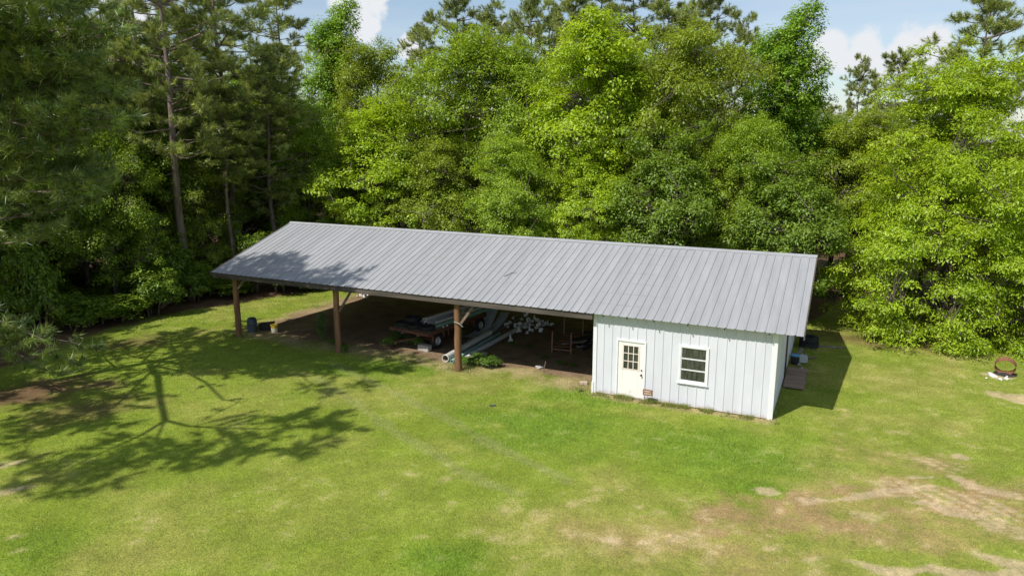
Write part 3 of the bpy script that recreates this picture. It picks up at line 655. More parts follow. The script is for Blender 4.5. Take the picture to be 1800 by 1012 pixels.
# rusty pipe rack
rk = thing('pipe_rack', 'rusty faded red pipe rack on dirt beside the white room', 'rack', (-3.0, 5.2, 0), R(8))
rx, ry = .42, 1.15
for x, y, h, mt in ((-rx, -ry, .92, 'rustpink'), (rx, -ry, .92, 'rustpink'), (-rx, ry, 1.0, 'greywood'), (rx+.05, ry, 1.1, 'rustpink')):
    MB().tube([(x, y, -.02), (x+.01, y, h)], .024, 10).build('upright', M[mt], rk, True)
for a, b, mt in (((-rx, -ry, .13), (rx, -ry, .13), 'rustpink'), ((-rx, ry, .15), (rx, ry, .15), 'rust'), ((-rx, -ry, .90), (-rx, ry, .98), 'rust'), ((-rx, -ry, .2), (-rx, ry, .22), 'rust'), ((rx, -ry, .2), (rx, ry, .22), 'rust')):
    MB().tube([a, b], .02, 8).build('rail', M[mt], rk, True)
for k in range(5):
    MB().box((-rx+.03, -ry+.15+k*.45, .222), (rx-.03, -ry+.32+k*.45, .245)).build('slat', M['rust'], rk)
g = random.Random(8)
for k in range(15):
    ln = g.uniform(1.2, 2.8); o = MB().box((-ln/2, -g.uniform(.05, .1), -.04), (ln/2, g.uniform(.05, .1), .04), bev=.005).build('timber', M['charred' if k % 5 else 'greywood'])
    o.location = (-2.15+g.uniform(-.45, .5), 6.7+g.uniform(-1.3, 1.4), .045+.082*(k//4)); o.rotation_euler = (0, 0, R(60+g.uniform(-35, 35)))
    tag(o, 'charred black timber in the stack behind the pipe rack' if k % 5 else 'weathered grey timber in the dark stack behind the pipe rack', 'timber', 'timbers behind the rack')
# barrel, bin, bucket at the left post
def at(px, py, z=0): w = gnd(px, py, z); return (w[0], w[1], z)
b = at(444, 583); bar = thing('plastic_barrel', 'dark blue grey plastic barrel with closed lid beside the end post', 'barrel', b)
MB().lathe([(0, 0), (.20, 0), (.225, .03), (.228, .20), (.236, .22), (.228, .25), (.232, .37), (.24, .385), (.24, .405), (.232, .42), (.232, .54), (.222, .62), (.19, .66), (.17, .665)], 26).build('body', M['blackplastic'], bar, True)
MB().lathe([(.18, .655), (.18, .685), (.165, .695), (.05, .695), (.045, .71), (0, .71)], 24).build('lid', M['blackplastic'], bar, True)
b = at(463, 580); o = thing('plastic_tub', 'black plastic tub tipped over between barrel and yellow bucket', 'tub', (b[0], b[1]+.22, 0), R(24)); o.scale = (.82, .82, .82)
MB().add([(-.36, -.22, .0), (.36, -.26, .0), (.36, .26, 0), (-.36, .22, 0), (-.40, -.25, .34), (.42, -.30, .40), (.42, .30, .42), (-.40, .25, .34)], [(3, 2, 1, 0), (4, 5, 6, 7), (0, 1, 5, 4), (1, 2, 6, 5), (2, 3, 7, 6), (3, 0, 4, 7)]).build('body', M['blackbin'], o)
MB().box((-.44, -.16, .02), (-.365, .14, .30), bev=.02).build('handle', M['blackplastic'], o)
b = at(483, 584); o = thing('bucket', 'yellow and cream plastic bucket standing on bare dirt', 'bucket', b)
MB().lathe([(0, 0.0), (.14, .0), (.145, .02), (.155, .22)], 22).build('lower_body', M['cream'], o, True)
MB().lathe([(.1553, .22), (.165, .36), (.18, .365), (.18, .40), (.165, .40), (.16, .36), (.15, .24), (0, .2)], 22).build('upper_body', M['yellow'], o, True)
hb = [( .18*math.cos(a), .18*math.sin(a), .36-.14*math.sin(a)) for a in np.linspace(0, math.pi, 12)]
MB().tube(hb, .006, 6).build('handle', M['dark'], o)
# rocks
def rock_mesh(seed, mat):
    g = np.random.default_rng(seed); import bmesh
    bm = bmesh.new(); bmesh.ops.create_icosphere(bm, subdivisions=2, radius=.5)
    ds = g.normal(size=(7, 3)); ds /= np.linalg.norm(ds, axis=1)[:, None]; cut = g.uniform(.28, .42, 7)
    for v in bm.verts:
        p = np.array(v.co)
        for d, c_ in zip(ds, cut):
            e = p@d
            if e > c_: p = p-d*(e-c_)
        v.co = p*(1+.06*g.normal())
    me = bpy.data.meshes.new('rock'); bm.to_mesh(me); bm.free(); me.materials.append(M[mat]); return me
RM = [rock_mesh(s, 'stone') for s in range(4)]
g = random.Random(3)
for k in range(11):
    b = at(g.uniform(628, 652), g.uniform(516, 523)); s = g.uniform(.16, .36)
    o = link('rubble_stone', RM[k % 4], None, (b[0], b[1], s*.16), (g.random(), g.random(), g.random()*6), (s, s*.8, s*.6)); tag(o, 'white rubble stone at the foot of the back corner post', 'stone', 'rubble by the back post')
# small sign with two rows of white lettering
sg = thing('yard_sign', 'small brown wooden sign with two white lines on a stake', 'sign', (2.10, -.30, 0))
MB().box((-.175, -.012, .30), (.175, .012, .52), bev=.004).build('board', M['signwood'], sg)
MB().tube([(0, .02, -.12), (0, .02, .42)], .011, 8).build('stake', M['rustpink'], sg)
g = random.Random(12); mb = MB()
for row, zz in ((0, .437), (1, .352)):
    x = -.12
    while x < .10:
        w = g.uniform(.018, .030); a = g.choice((0, 1, 2)); h = .040
        mb.box((x, -.0155, zz), (x+.007, -.0125, zz+h))
        if a != 1: mb.box((x+.0075, -.0155, zz+h-.008), (x+w, -.0125, zz+h))
        if a != 2: mb.box((x+.0075, -.0155, zz), (x+w, -.0125, zz+.008))
        mb.box((x+.0075, -.0155, zz+.016), (x+w*.8, -.0125, zz+.023))
        x += w+.008
mb.build('lettering', M['signwhite'], sg)
# brick, stick, slab in front of the open bay
b = at(1026, 675); o = MB().box((-.14, -.09, 0), (.14, .09, .12), bev=.012).build('loose_block', M['brick']); o.location = (b[0], b[1], -.01); o.rotation_euler = (0, 0, .4); tag(o, 'pale tan block lying in grass left of the white room', 'block')
b = at(955, 653); o = MB().tube([(0, 0, -.05), (.03, .06, .2), (.04, .16, .42)], [.02, .018, .012], 7).build('stick', M['twig']); o.location = b; tag(o, 'dark stick standing up in dirt before the pipe rack', 'stick')
b = at(948, 645); o = link('broken_slab', RM[1], None, (b[0], b[1], .03), (0, 0, .5), (.5, .4, .14)); o.data = RM[1].copy(); o.data.materials[0] = M['concrete']; tag(o, 'flat grey concrete slab piece on dirt beside the dark stick', 'concrete piece')
b = at(850, 625); o = link('concrete_chunk', RM[2].copy(), None, (b[0], b[1], .06), (0, 0, 1.5), (.45, .3, .25)); o.data.materials[0] = M['concrete']; tag(o, 'grey concrete chunk behind weeds by the long pipe', 'concrete piece')
for k, (px, py, lb) in enumerate(((828, 632, 'crumpled white plastic scrap in weeds nearest the post'), (838, 628, 'white plastic scrap in weeds beside the long pipe'))):
    b = at(px, py); o = link('plastic_scrap', RM[k].copy(), None, (b[0], b[1], .09), (.3, .2, k), (.22, .16, .10)); o.data.materials[0] = M['pvc']; tag(o, lb, 'scrap')
b = at(866, 713); o = MB().box((-.12, -.03, 0), (.12, .03, .03), bev=.008).build('dropped_pipe_piece', M['blackplastic']); o.location = (b[0], b[1], .015); o.rotation_euler = (0, 0, R(25)); tag(o, 'small dark piece lying on open lawn before the barn', 'scrap')
# right side of the room: ramp, tyre, bucket, crate, boards
rp = thing('wooden_ramp', 'weathered wooden ramp at the side doorway of the white room', 'ramp', (6.27, 3.45, 0))
for k in range(5):
    y = k*.42; mb = MB(); z = .06+.028*k
    mb.box((0, y+.006, z-.02), (.74+.03*math.sin(k*2.), y+.414, z+.022), Matrix.Rotation(R(2.6), 3, 'X'), bev=.004); mb.build('plank', M['rampwood'], rp)
for x in (.04, .66): MB().add([(x, 0, 0), (x+.05, 0, 0), (x+.05, 2.06, 0), (x, 2.06, 0), (x, 0, .03), (x+.05, 0, .03), (x+.05, 2.06, .135), (x, 2.06, .135)], [(3, 2, 1, 0), (4, 5, 6, 7), (0, 1, 5, 4), (1, 2, 6, 5), (2, 3, 7, 6), (3, 0, 4, 7)]).build('stringer', M['lumber'], rp)
tm2 = tyre_mb(.40, .24).mesh('tyre', M['rubber'])
o = link('scrap_tyre', tm2, None, (6.85, 9.6, .12), (0, 0, 0)); tag(o, 'lower black tyre of the pair against the side wall', 'tyre', 'tyres by the side wall')
o = link('scrap_tyre', tm2, None, (6.83, 9.63, .362), (0, 0, .5)); tag(o, 'upper black tyre of the pair against the side wall', 'tyre', 'tyres by the side wall')
o = thing('paint_bucket', 'black bucket with blue lid by the side wall of the white room', 'bucket', (6.46, 6.75, 0))
MB().lathe([(0, 0), (.15, 0), (.17, .34), (.175, .36)], 20).build('body', M['blackbin'], o, True); MB().lathe([(.182, .34), (.185, .385), (.17, .395), (0, .40)], 20).build('lid', M['blue'], o, True)
cr = thing('white_crate', 'white slatted plastic crate leaning in grass by the side wall', 'crate', (6.75, 7.05, .02), R(20))
for k in range(3): MB().box((-.15, -.11, .01+k*.1), (.15, -.09, .08+k*.1)).build('side_slat', M['greypvc'], cr); MB().box((-.15, .09, .01+k*.1), (.15, .11, .08+k*.1)).build('side_slat', M['greypvc'], cr)
for s in (-1, 1): MB().box((s*.15-.01, -.11, 0), (s*.15+.01, .11, .30)).build('end_panel', M['pvc'], cr)
MB().box((-.14, -.088, .0), (.14, .088, .02)).build('bottom', M['pvc'], cr)
for k, (x, y, a, ln, lb) in enumerate(((6.55, 8.2, 86, 1.9, 'grey board lying along the foot of the side wall'), (6.95, 7.7, 40, .7, 'short tan board beside the white crate'), (7.6, 9.9, 8, 1.3, 'board lying in shade beyond the pair of tyres'))):
    o = MB().box((-ln/2, -.07, 0), (ln/2, .07, .04), bev=.004).build('scrap_board', M['greywood' if k != 1 else 'lumber']); o.location = (x, y, .005); o.rotation_euler = (0, 0, R(a)); tag(o, lb, 'board', 'boards by the side wall')
for k in range(5):
    g = random.Random(40+k); o = link('scrap_stone', RM[k % 4].copy(), None, (6.45+g.uniform(0, .5), 6.0+g.uniform(0, 2.4), .04), (g.random(), 0, g.random()*6), (.2, .16, .11)); o.data.materials[0] = M['concrete']; tag(o, 'grey stone lying in the litter along the side wall', 'stone', 'stones along the side wall')
# a twig caught on the roof
w = gnd(886, 476, 3.9); o = MB().tube([(0, 0, .035), (.14, .12, .05+SL*.12), (.22, .30, .045+SL*.30), (.42, .36, .05+SL*.36)], [.012, .015, .012, .006], 6).build('fallen_twig', M['twig']); o.location = (w[0], w[1], zroof(w[1])); tag(o, 'dark twig lying on the metal roof above the middle post', 'twig')
# rusty fire ring
fr_ = thing('fire_ring', 'rusty steel wheel band tilted up with ash inside on the lawn', 'fire ring', (14.05, 8.75, 0), 0)
v = np.array([CX-14.05, CY-8.75]); v /= np.linalg.norm(v)
tilt = Matrix.Translation((0, 0, .36)) @ Matrix.Rotation(math.atan2(v[1], v[0]), 4, 'Z') @ Matrix.Rotation(R(112), 4, 'Y') @ Matrix.Scale(.74, 4)
MB().lathe([(.455, -.15), (.485, -.15), (.485, -.12), (.475, -.115), (.475, .115), (.485, .12), (.485, .15), (.455, .15), (.45, .0)], 40, tilt, True).build('band', M['rust'], fr_, True)
MB().lathe([(.0, .06), (.2, .05), (.34, .03), (.40, -.01)], 18, Matrix.Translation((.05, .15, 0))).build('ash_heap', M['ash'], fr_)
for k, (px, py, s) in enumerate(((1743, 661, .34), (1758, 667, .2), (1769, 667, .2), (1734, 665, .12), (1769, 663, .14), (1775, 656, .16), (1750, 663, .16))):
    b = at(px, py); o = link('fire_stone', RM[k % 4], None, (b[0], b[1], s*.14), (.2*k, .3, k), (s, s*.8, s*.6)); tag(o, 'whitish stone beside the rusty fire ring', 'stone', 'stones by the fire ring')

# ------------------------------------------------------------------ lawn grass (uncountable: one object)
def unit(a): return a/np.maximum(np.linalg.norm(a, axis=-1, keepdims=True), 1e-9)
def grass(n, seed):
    g = np.random.default_rng(seed)
    x = g.uniform(-27, 19, n); y = g.uniform(-19.5, 15, n)
    d = np.hypot(x-CX, y-CY); keep = g.random(n) < np.clip((15.5/d)**1.15, .0, 1)
    view = ((x-CX)*_f[0]+(y-CY)*_f[1])/np.maximum(d, .1); keep &= view > .68
    x = x[keep]; y = y[keep]; c, dn, h = lawn(x, y); k2 = g.random(len(x)) < dn**1.2*.98
    inside = (x > 0) & (x < WL) & (y > -.02) & (y < DB); k2 &= ~inside
    x, y, c, h = x[k2], y[k2], c[k2], h[k2]; n = len(x)
    dist = np.hypot(x-CX, y-CY)
    edge = np.exp(-((y+.12)/.17)**2)*((x > -.3) & (x < WL+.1))+np.exp(-(((x-X2)**2+y**2)/.05))+np.exp(-(((x-X1)**2+y**2)/.05))*.8
    h = h*g.uniform(.6, 1.5, n)*(1+1.6*edge*g.random(n)+(g.random(n) < .01)*.7); w = np.maximum(.0085, dist*.00044)*g.uniform(.7, 1.4, n)
    a = g.uniform(0, 2*np.pi, n); lean = g.uniform(.2, 1.15, n)*h; la = g.uniform(0, 2*np.pi, n)
    z = hgt(x, y)-.004; b = np.stack([x, y, z], -1); s = np.stack([np.cos(a), np.sin(a), 0*a], -1)*w[:, None]*.5
    tip = b+np.stack([np.cos(la)*lean, np.sin(la)*lean, h], -1)
    v = np.stack([b-s, b+s, tip], 1).reshape(-1, 3)
    vc = c*np.exp(np.clip(g.normal(0, .34, n), -.8, .5))[:, None]*1.10
    yel = g.random(n) < .10; vc[yel] = vc[yel]*np.array([1.2, 1.03, 1.0])
    return v, np.arange(3*n).reshape(-1, 3), np.repeat(vc, 3, 0)
gv, gt, gc = grass(1900000, 1)
def fringe(n, seed):
    """taller half-dry grass left uncut at the foot of the wall, the posts and the junk"""
    g = np.random.default_rng(seed); x = g.uniform(-.5, WL+.25, n); y = -.06-np.abs(g.normal(0, .13, n)); m = n//4
    x[:m] = g.choice([X0, X1, X2, -6.0, -5.3, -8.6, -9.6, 6.9, 6.75, -.6], m)+g.normal(0, .22, m); y[:m] = np.where(x[:m] > 6.4, g.uniform(5.5, 10, m), g.uniform(-.1, 1.1, m)*np.where(np.abs(x[:m]-X0) < .8, .1, 1))
    ok = fbm(x, y, .35, 2, 91) > .44; ok[:m] = True; x = x[ok]; y = y[ok]; n = len(x)
    h = g.uniform(.05, .20, n)*(.5+fbm(x, y, .6, 2, 95)); w = g.uniform(.008, .016, n); a = g.uniform(0, 6.28, n); la = g.uniform(0, 6.28, n); le = h*g.uniform(.1, .8, n)
    b = np.stack([x, y, hgt(x, y)-.005], -1); s_ = np.stack([np.cos(a)*w, np.sin(a)*w, 0*a], -1)*.5; tip = b+np.stack([np.cos(la)*le, np.sin(la)*le-.02, h], -1)
    c = np.where((g.random(n) < .42)[:, None], np.array([.42, .34, .19]), np.array([.21, .30, .055]))*np.exp(g.normal(0, .3, n))[:, None]
    return np.stack([b-s_, b+s_, tip], 1).reshape(-1, 3), np.arange(3*n).reshape(-1, 3), np.repeat(c, 3, 0)
fv, ft, fc = fringe(16000, 3); gt = np.concatenate([gt, ft+len(gv)]); gv = np.concatenate([gv, fv]); gc = np.concatenate([gc, fc])
go = link('lawn_grass', np_mesh('lawn_grass', gv, gt, gc, M['grass'])); go['kind'] = 'stuff'; go['label'] = 'short mown grass covering the lawn before the barn'; go['category'] = 'grass'

# ------------------------------------------------------------------ trees
def leafs(pos, nrm, axis_, ln, wd, col, g, jit=.2):
    """rhombic leaves folded along the midrib; arrays of centre, normal, axis, length, width, colour"""
    n = len(pos); nrm = unit(nrm); ax = unit(axis_-nrm*np.sum(axis_*nrm, -1, keepdims=True)); sd = np.cross(nrm, ax)
    ln = np.asarray(ln)[:, None]; wd = np.asarray(wd)[:, None]
    b = pos-ax*ln*.5; t = pos+ax*ln*.5-nrm*ln*.10; m = pos-ax*ln*.06
    l = m-sd*wd*.5+nrm*wd*.12; r = m+sd*wd*.5+nrm*wd*.12
    v = np.stack([b, l, t, r], 1).reshape(-1, 3); i = np.arange(n)[:, None]*4
    tri = np.stack([np.concatenate([i, i+3, i+2], 1), np.concatenate([i, i+2, i+1], 1)], 1).reshape(-1, 3)
    c = col*np.exp(g.normal(0, jit, n))[:, None]
    return v, tri, np.repeat(c, 4, 0)
def tubes_np(mb, pts, rad, n): mb.tube(pts, rad, n, cap=False)
def curve(a, b, up, g, k=5, wob=.06):
    a = np.array(a, float); b = np.array(b, float); ln = np.linalg.norm(b-a); P = []
    for i in range(k):
        t = i/(k-1); p = a*(1-t)+b*t; p = p+np.array([0, 0, up*ln*(t-t*t)*-1])
        if 0 < i < k-1: p = p+g.normal(0, wob*ln/3, 3)
        P.append(tuple(p))
    return P
def broadleaf(seed, H, base, rad, nclump, per, lsize, cr, flat, c1, c2, lobes=10, droop=.2, trunk_r=.16, shape=1.0, tiers=0, lw=.55, shell=.45, multi=1, low=.75):
    g = np.random.default_rng(seed); hz = (H-base)/2; cz = (H+base)/2
    ld = unit(g.normal(size=(lobes, 3))); la = g.uniform(.16, .50, lobes)
    d = unit(g.normal(size=(nclump, 3))); d[:, 2] = np.where(d[:, 2] < -low, -d[:, 2], d[:, 2])
    pw = (np.sum(np.abs(d)**2.8, -1)**(1/2.8))[:, None]; d0 = d; d = d/pw*.93
    fac = .62+np.max(la*np.clip(d0@ld.T, 0, 1)**6, axis=1)
    r = g.random(nclump)**shell*fac
    prof = 1.0-shape*.22*np.clip(d[:, 2]*r, 0, 1)**1.5
    c = np.stack([d[:, 0]*r*rad*prof, d[:, 1]*r*rad*prof, cz+d[:, 2]*r*hz], -1)
    if rad > 3:      # clumps gather on boughs, leaving shaded gaps between them
        nb = max(10, nclump//15); B = c[:nb].copy(); ctr_ = np.array([0, 0, cz]); B = ctr_+(B-ctr_)*((.70+.30*g.random(nb))*fac[:nb]/np.maximum(r[:nb], .05))[:, None].clip(.6, 3.0)
        who = g.integers(0, nb, nclump); on = g.random(nclump) < .80; on[:nb] = True; who[:nb] = np.arange(nb)
        bs = g.uniform(.10, .19, nb)[who][:, None]*rad; c = np.where(on[:, None], B[who]+g.normal(0, 1, (nclump, 3))*bs*np.array([1, 1, .62]), c)
    if tiers: c[:, 2] = np.round((c[:, 2]-.22*np.hypot(c[:, 0], c[:, 1])*-1)/tiers)*tiers-.22*np.hypot(c[:, 0], c[:, 1])+g.normal(0, .10, nclump)
    c[:, 2] = np.clip(c[:, 2], .35, H)
    # wood
    wood_ = MB(); top = np.array([g.normal(0, .04*H*.3), g.normal(0, .04*H*.3), base+(H-base)*.78])
    stems = []
    for s in range(multi):
        tp = top if multi == 1 else top+np.array([math.cos(s*2.4), math.sin(s*2.4), 0])*rad*.35
        b0 = np.array([math.cos(s*2.4), math.sin(s*2.4), 0])*.18*(multi > 1)
        P = [b0+(tp-b0)*t+np.array([math.sin(t*5+s), math.cos(t*4+s), 0])*.012*H*(0 if t == 0 else 1) for t in np.linspace(0, 1, 8)]
        P[0] = P[0]-np.array([0, 0, .25]); stems.append(np.array(P)); tr0 = trunk_r/(multi**.5)
        wood_.tube([tuple(p) for p in P], [tr0*(1.25-1.05*t**.8) for t in np.linspace(0, 1, 8)], 10, cap=False)
    nodes = np.concatenate([np.array([s[0]+(s[-1]-s[0])*t for t in np.linspace(.25, .98, 14)]) for s in stems])
    far = np.argsort(-np.linalg.norm((c-np.array([0, 0, cz]))*np.array([1, 1, rad/hz]), axis=1))[:max(10, nclump//9)]
    far = g.permutation(far)[:14]; limbn = []
    for i in far:
        tgt = c[i]; hd = np.hypot(tgt[0], tgt[1]); want = max(base*.6, tgt[2]-hd*.75)
        a = nodes[np.argmin(np.abs(nodes[:, 2]-want)+.2*np.linalg.norm(nodes[:, :2]-tgt[:2], axis=1))]
        P = curve(a, tgt, .18, g, 6); r0 = trunk_r*.42*(1-.5*a[2]/H)
        wood_.tube(P, [r0*(1-.85*k/5) for k in range(6)], 6, cap=False); limbn += P[1:]
    nd = np.concatenate([nodes, np.array(limbn)])
    for i in range(0, nclump, 2):
        k = np.argmin(np.linalg.norm(nd-c[i], axis=1)+np.clip(nd[:, 2]-c[i][2], 0, 9)*.6)
        wood_.tube(curve(nd[k], c[i], .10, g, 4), [.03, .022, .015, .007], 4, cap=False)
    # leaves, each clump a loose spray
    ctr = np.repeat(c, per, 0); n = len(ctr); cs = np.repeat(g.uniform(.65, 1.35, nclump), per)[:, None]
    off = g.normal(0, 1, (n, 3)); off = unit(off)*g.random((n, 1))**.55
    pos = ctr+off*np.array([cr, cr, cr*flat])*cs
    pos[:, 2] -= droop*np.hypot(off[:, 0], off[:, 1])**2*cr*cs[:, 0]*.8
    pos[:, 2] = np.maximum(pos[:, 2], .12)
    out_ = unit(ctr-np.array([0, 0, cz*.8]))
    nrm = np.array([0, 0, .75])+off*.65+out_*.35+g.normal(0, .34, (n, 3))
    axd = unit(off+g.normal(0, .5, (n, 3)))+np.array([0, 0, -.25])
    ct = np.repeat(g.random(nclump), per); mixf = np.clip(ct*.6+g.random(n)*.5, 0, 1)[:, None]
    col = np.array(c1)*(1-mixf)+np.array(c2)*mixf
    ls = lsize*g.uniform(.65, 1.3, n)
    v, tri, cl = leafs(pos, nrm, axd, ls, ls*lw*g.uniform(.8, 1.2, n), col, g)
    return wood_, (v, tri, cl)
def tufts(tips, dirs, ln, wd, per, col, g, spread=.9, back=.30):
    """needle tufts: thin needles fanned round each shoot"""
    n = len(tips); c = np.repeat(tips, per, 0); d = np.repeat(unit(dirs), per, 0); m = len(c)
    b = c-d*(g.random((m, 1))*back)
    dr = unit(d*g.uniform(.35, 1.2, (m, 1))+g.normal(0, spread*.62, (m, 3))); l = ln*g.uniform(.7, 1.15, (m, 1))
    tip = b+dr*l+np.array([0, 0, -.10])*l; s = unit(np.cross(dr, g.normal(size=(m, 3))))*wd*.5*g.uniform(.7, 1.3, (m, 1))
    v = np.stack([b-s, b+s, tip], 1).reshape(-1, 3)
    tc_ = np.repeat(np.exp(g.normal(0, .26, n)), per)*np.exp(g.normal(0, .14, m))
    tone = np.repeat(g.random(n), per)[:, None]
    cl = (np.array(col[0])*(1-tone)+np.array(col[1])*tone)*tc_[:, None]
    return v, np.arange(3*m).reshape(-1, 3), np.repeat(cl, 3, 0)
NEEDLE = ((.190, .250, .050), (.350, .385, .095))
def limb_shoots(P, g, nsub, sublen, tips, dirs, wood_, r0, hang=.0):
    """side shoots along a limb polyline, tufts at their ends and along them"""
    P = np.array(P); segs = len(P)-1
    tipd = unit(P[-1]-P[-2]); tips.append(P[-1]); dirs.append(tipd+np.array([0, 0, .3]))
    for k in range(nsub):
        t = .22+.78*(k+g.random())/nsub; f = t*segs; i = min(int(f), segs-1); p = P[i]+(P[i+1]-P[i])*(f-i)
        d = unit(P[i+1]-P[i]); s = unit(np.cross(d, [0, 0, 1])+1e-6)*(1 if k % 2 else -1)
        dr = unit(d*.55+s*g.uniform(.5, 1.0)+np.array([0, 0, g.uniform(-.15, .45)-hang])); ln = sublen*(1.15-.55*t)*g.uniform(.6, 1.2)
        e = p+dr*ln+np.array([0, 0, ln*.12]); mid = (p+e)/2+np.array([0, 0, -.04])
        wood_.tube([tuple(p), tuple(mid), tuple(e)], [r0*.35, r0*.25, .006], 4, cap=False)
        m = max(2, int(ln/.22))
        for q in range(m):
            tt = 1-.75*q/m; pp = p+(e-p)*tt+g.normal(0, .06, 3)
            tips.append(pp); dirs.append(dr*.8+np.array([0, 0, .55])+g.normal(0, .45, 3))
def pine(seed, H, cbase, rad, ncl, per=46, ln=.30, wd=.023, trunk_r=.2, dead=8, tn=13, cr=.62, col=NEEDLE):
    """loblolly habit: bare trunk, crooked limbs, loose round clumps of long needles"""
    g = np.random.default_rng(seed); wood_ = MB(); bend = g.normal(0, .007*H, 2)
    tp = lambda t: np.array([bend[0]*math.sin(t*2.6)+.006*H*math.sin(t*9+seed), bend[1]*math.sin(t*2.1)+.006*H*math.cos(t*8)-.006*H, t*H])
    ts = np.linspace(0, 1, 14); P = [tp(t) for t in ts]; P[0] = P[0]-np.array([0, 0, .012*H])
    wood_.tube([tuple(p) for p in P], [trunk_r*(1.12-1.06*t**1.1)+.01*trunk_r for t in ts], 10, cap=False)
    tips = []; dirs = []
    for k in range(ncl):
        u = ((k+g.random())/ncl)**.85; t = cbase+(.985-cbase)*u; a = k*2.399+g.normal(0, .5)
        env = min(1., .5+1.6*u)*math.sqrt(max(.06, 1-u**2.6)); r = rad*env*g.uniform(.25, 1.12)
        out_ = np.array([math.cos(a), math.sin(a), 0]); c = tp(t)+out_*r+np.array([0, 0, g.normal(0, .02*H)])
        tb = min(max((c[2]-r*g.uniform(.1, .5))/H, cbase*.9), .97); p0 = tp(tb)
        if k % 2 == 0:
            m_ = p0+(c-p0)*.5+np.array([0, 0, -.06*r])+g.normal(0, .05*r+1e-6, 3); r0 = (.022+.013*r)*min(1, H/8)
            wood_.tube([tuple(p0), tuple(m_), tuple(c)], [r0, r0*.65, r0*.25], 5, cap=False)
        s_ = g.uniform(.7, 1.3); off = unit(g.normal(size=(tn, 3)))*g.random((tn, 1))**.5
        tips.append(c+off*np.array([1, 1, .62])*cr*s_); dirs.append(off*.9+np.array([0, 0, .55])+out_*.35)
    for k in range(dead):
        t = g.uniform(.2, cbase+.08); a = g.uniform(0, 6.28); L_ = rad*g.uniform(.15, .5); p0 = tp(t); e = p0+np.array([math.cos(a), math.sin(a), g.uniform(-.3, .15)])*L_
        wood_.tube([tuple(p0), tuple((p0+e)/2+g.normal(0, .05, 3)), tuple(e)], [.028, .02, .006], 4, cap=False)
    return wood_, tufts(np.concatenate(tips), np.concatenate(dirs), ln, wd, per, col, g)
PROTO = {}
def proto(key, pair, lm='leaf', bm='bark', H=None, rad=None):
    w, (v, t, c) = pair; w.smooth = True
    H = H if key == 'near_pine' else float(np.percentile(v[:, 2], 99.9)); rad = rad if key == 'near_pine' else float(np.percentile(np.hypot(v[:, 0], v[:, 1]), 95))
    PROTO[key] = (w.mesh('trunk', M[bm]), np_mesh('crown', v, t, c, M[lm]), H, rad)
def plant(key, name, label, cat, x, y, h, r=None, rz=0, group=None, tilt=(0, 0)):
    w, c, H, rad = PROTO[key]; s = h/H; sr = (r/rad) if r else s
    o = link(name, None, None, (x, y, 0), (tilt[0], tilt[1], rz), (sr, sr, s)); o.empty_display_size = .3; tag(o, label, cat, group)
    link('trunk' if cat == 'tree' else 'stem', w, o); link('crown' if cat == 'tree' else 'foliage', c, o); return o
LIME = ((.265, .395, .014), (.400, .520, .024)); MID = ((.205, .325, .020), (.320, .430, .032)); DEEP = ((.150, .255, .020), (.245, .345, .034)); OLIVE = ((.215, .310, .022), (.330, .405, .036)); BRIGHT = ((.180, .335, .026), (.280, .430, .038))
proto('mid_a', broadleaf(21, 15, .6, 4.8, 980, 74, .152, .68, .62, *MID, lobes=24))
proto('mid_b', broadleaf(22, 14, .6, 4.2, 860, 74, .152, .66, .60, *OLIVE, lobes=22))
proto('lime_a', broadleaf(23, 14, .8, 4.6, 700, 100, .17, .72, .48, *LIME, lobes=26, droop=.35))
proto('lime_b', broadleaf(24, 13, -2.2, 5.0, 700, 122, .175, .86, .32, *LIME, lobes=26, droop=.6, tiers=.85, lw=.40, low=1))
proto('lime_c', broadleaf(29, 13, .4, 5.0, 600, 122, .175, .84, .34, (.245, .370, .014), (.380, .490, .026), lobes=24, droop=.6, tiers=.8, lw=.40))
proto('poplar', broadleaf(25, 18, 3.0, 2.8, 580, 84, .17, .58, .75, *BRIGHT, lobes=14, shape=1.0))
proto('dark_a', broadleaf(26, 9, .3, 3.4, 660, 74, .145, .56, .6, *DEEP, lobes=16))
proto('wood_a', broadleaf(27, 14, 1.5, 3.6, 560, 70, .17, .64, .55, *DEEP, lobes=12))
proto('shrub_a', broadleaf(31, 2.4, .1, 1.35, 110, 62, .13, .34, .65, *DEEP, lobes=8, trunk_r=.05, multi=3))
proto('shrub_b', broadleaf(32, 2.0, .1, 1.2, 90, 66, .12, .30, .6, *LIME, lobes=8, trunk_r=.04, multi=3))
proto('weed', broadleaf(33, .5, .02, .30, 46, 11, .075, .12, 1.3, (.10, .20, .03), (.17, .28, .045), lobes=5, trunk_r=.012, multi=2))
proto('pine_a', pine(41, 21, .36, 3.8, 130, trunk_r=.21), 'needle', 'pinebark')
proto('pine_b', pine(42, 20, .34, 3.6, 125, trunk_r=.19), 'needle', 'pinebark')
proto('pine_c', pine(43, 18, .55, 3.8, 100, trunk_r=.18), 'needle', 'pinebark')
proto('pine_thin', pine(44, 17, .62, 1.8, 42, trunk_r=.11, dead=16), 'needle', 'pinebark')
proto('pine_small', pine(45, 1.5, .08, .26, 34, per=24, ln=.15, wd=.010, trunk_r=.018, dead=0, tn=4, cr=.09, col=((.09, .17, .03), (.16, .25, .045))), 'needle', 'pinebark')
rng = random.Random(77)
def px_tree(key, name, label, px, py, Y, dpx, group=None, cat='tree', rz=None, dx=0):
    w = aty(px, py, Y); dep = (np.array(w)-_c)@_f
    return plant(key, name, label, cat, w[0]+dx, Y, w[2], dpx/2*dep/FPX, rng.uniform(0, 6.28) if rz is None else rz, group)
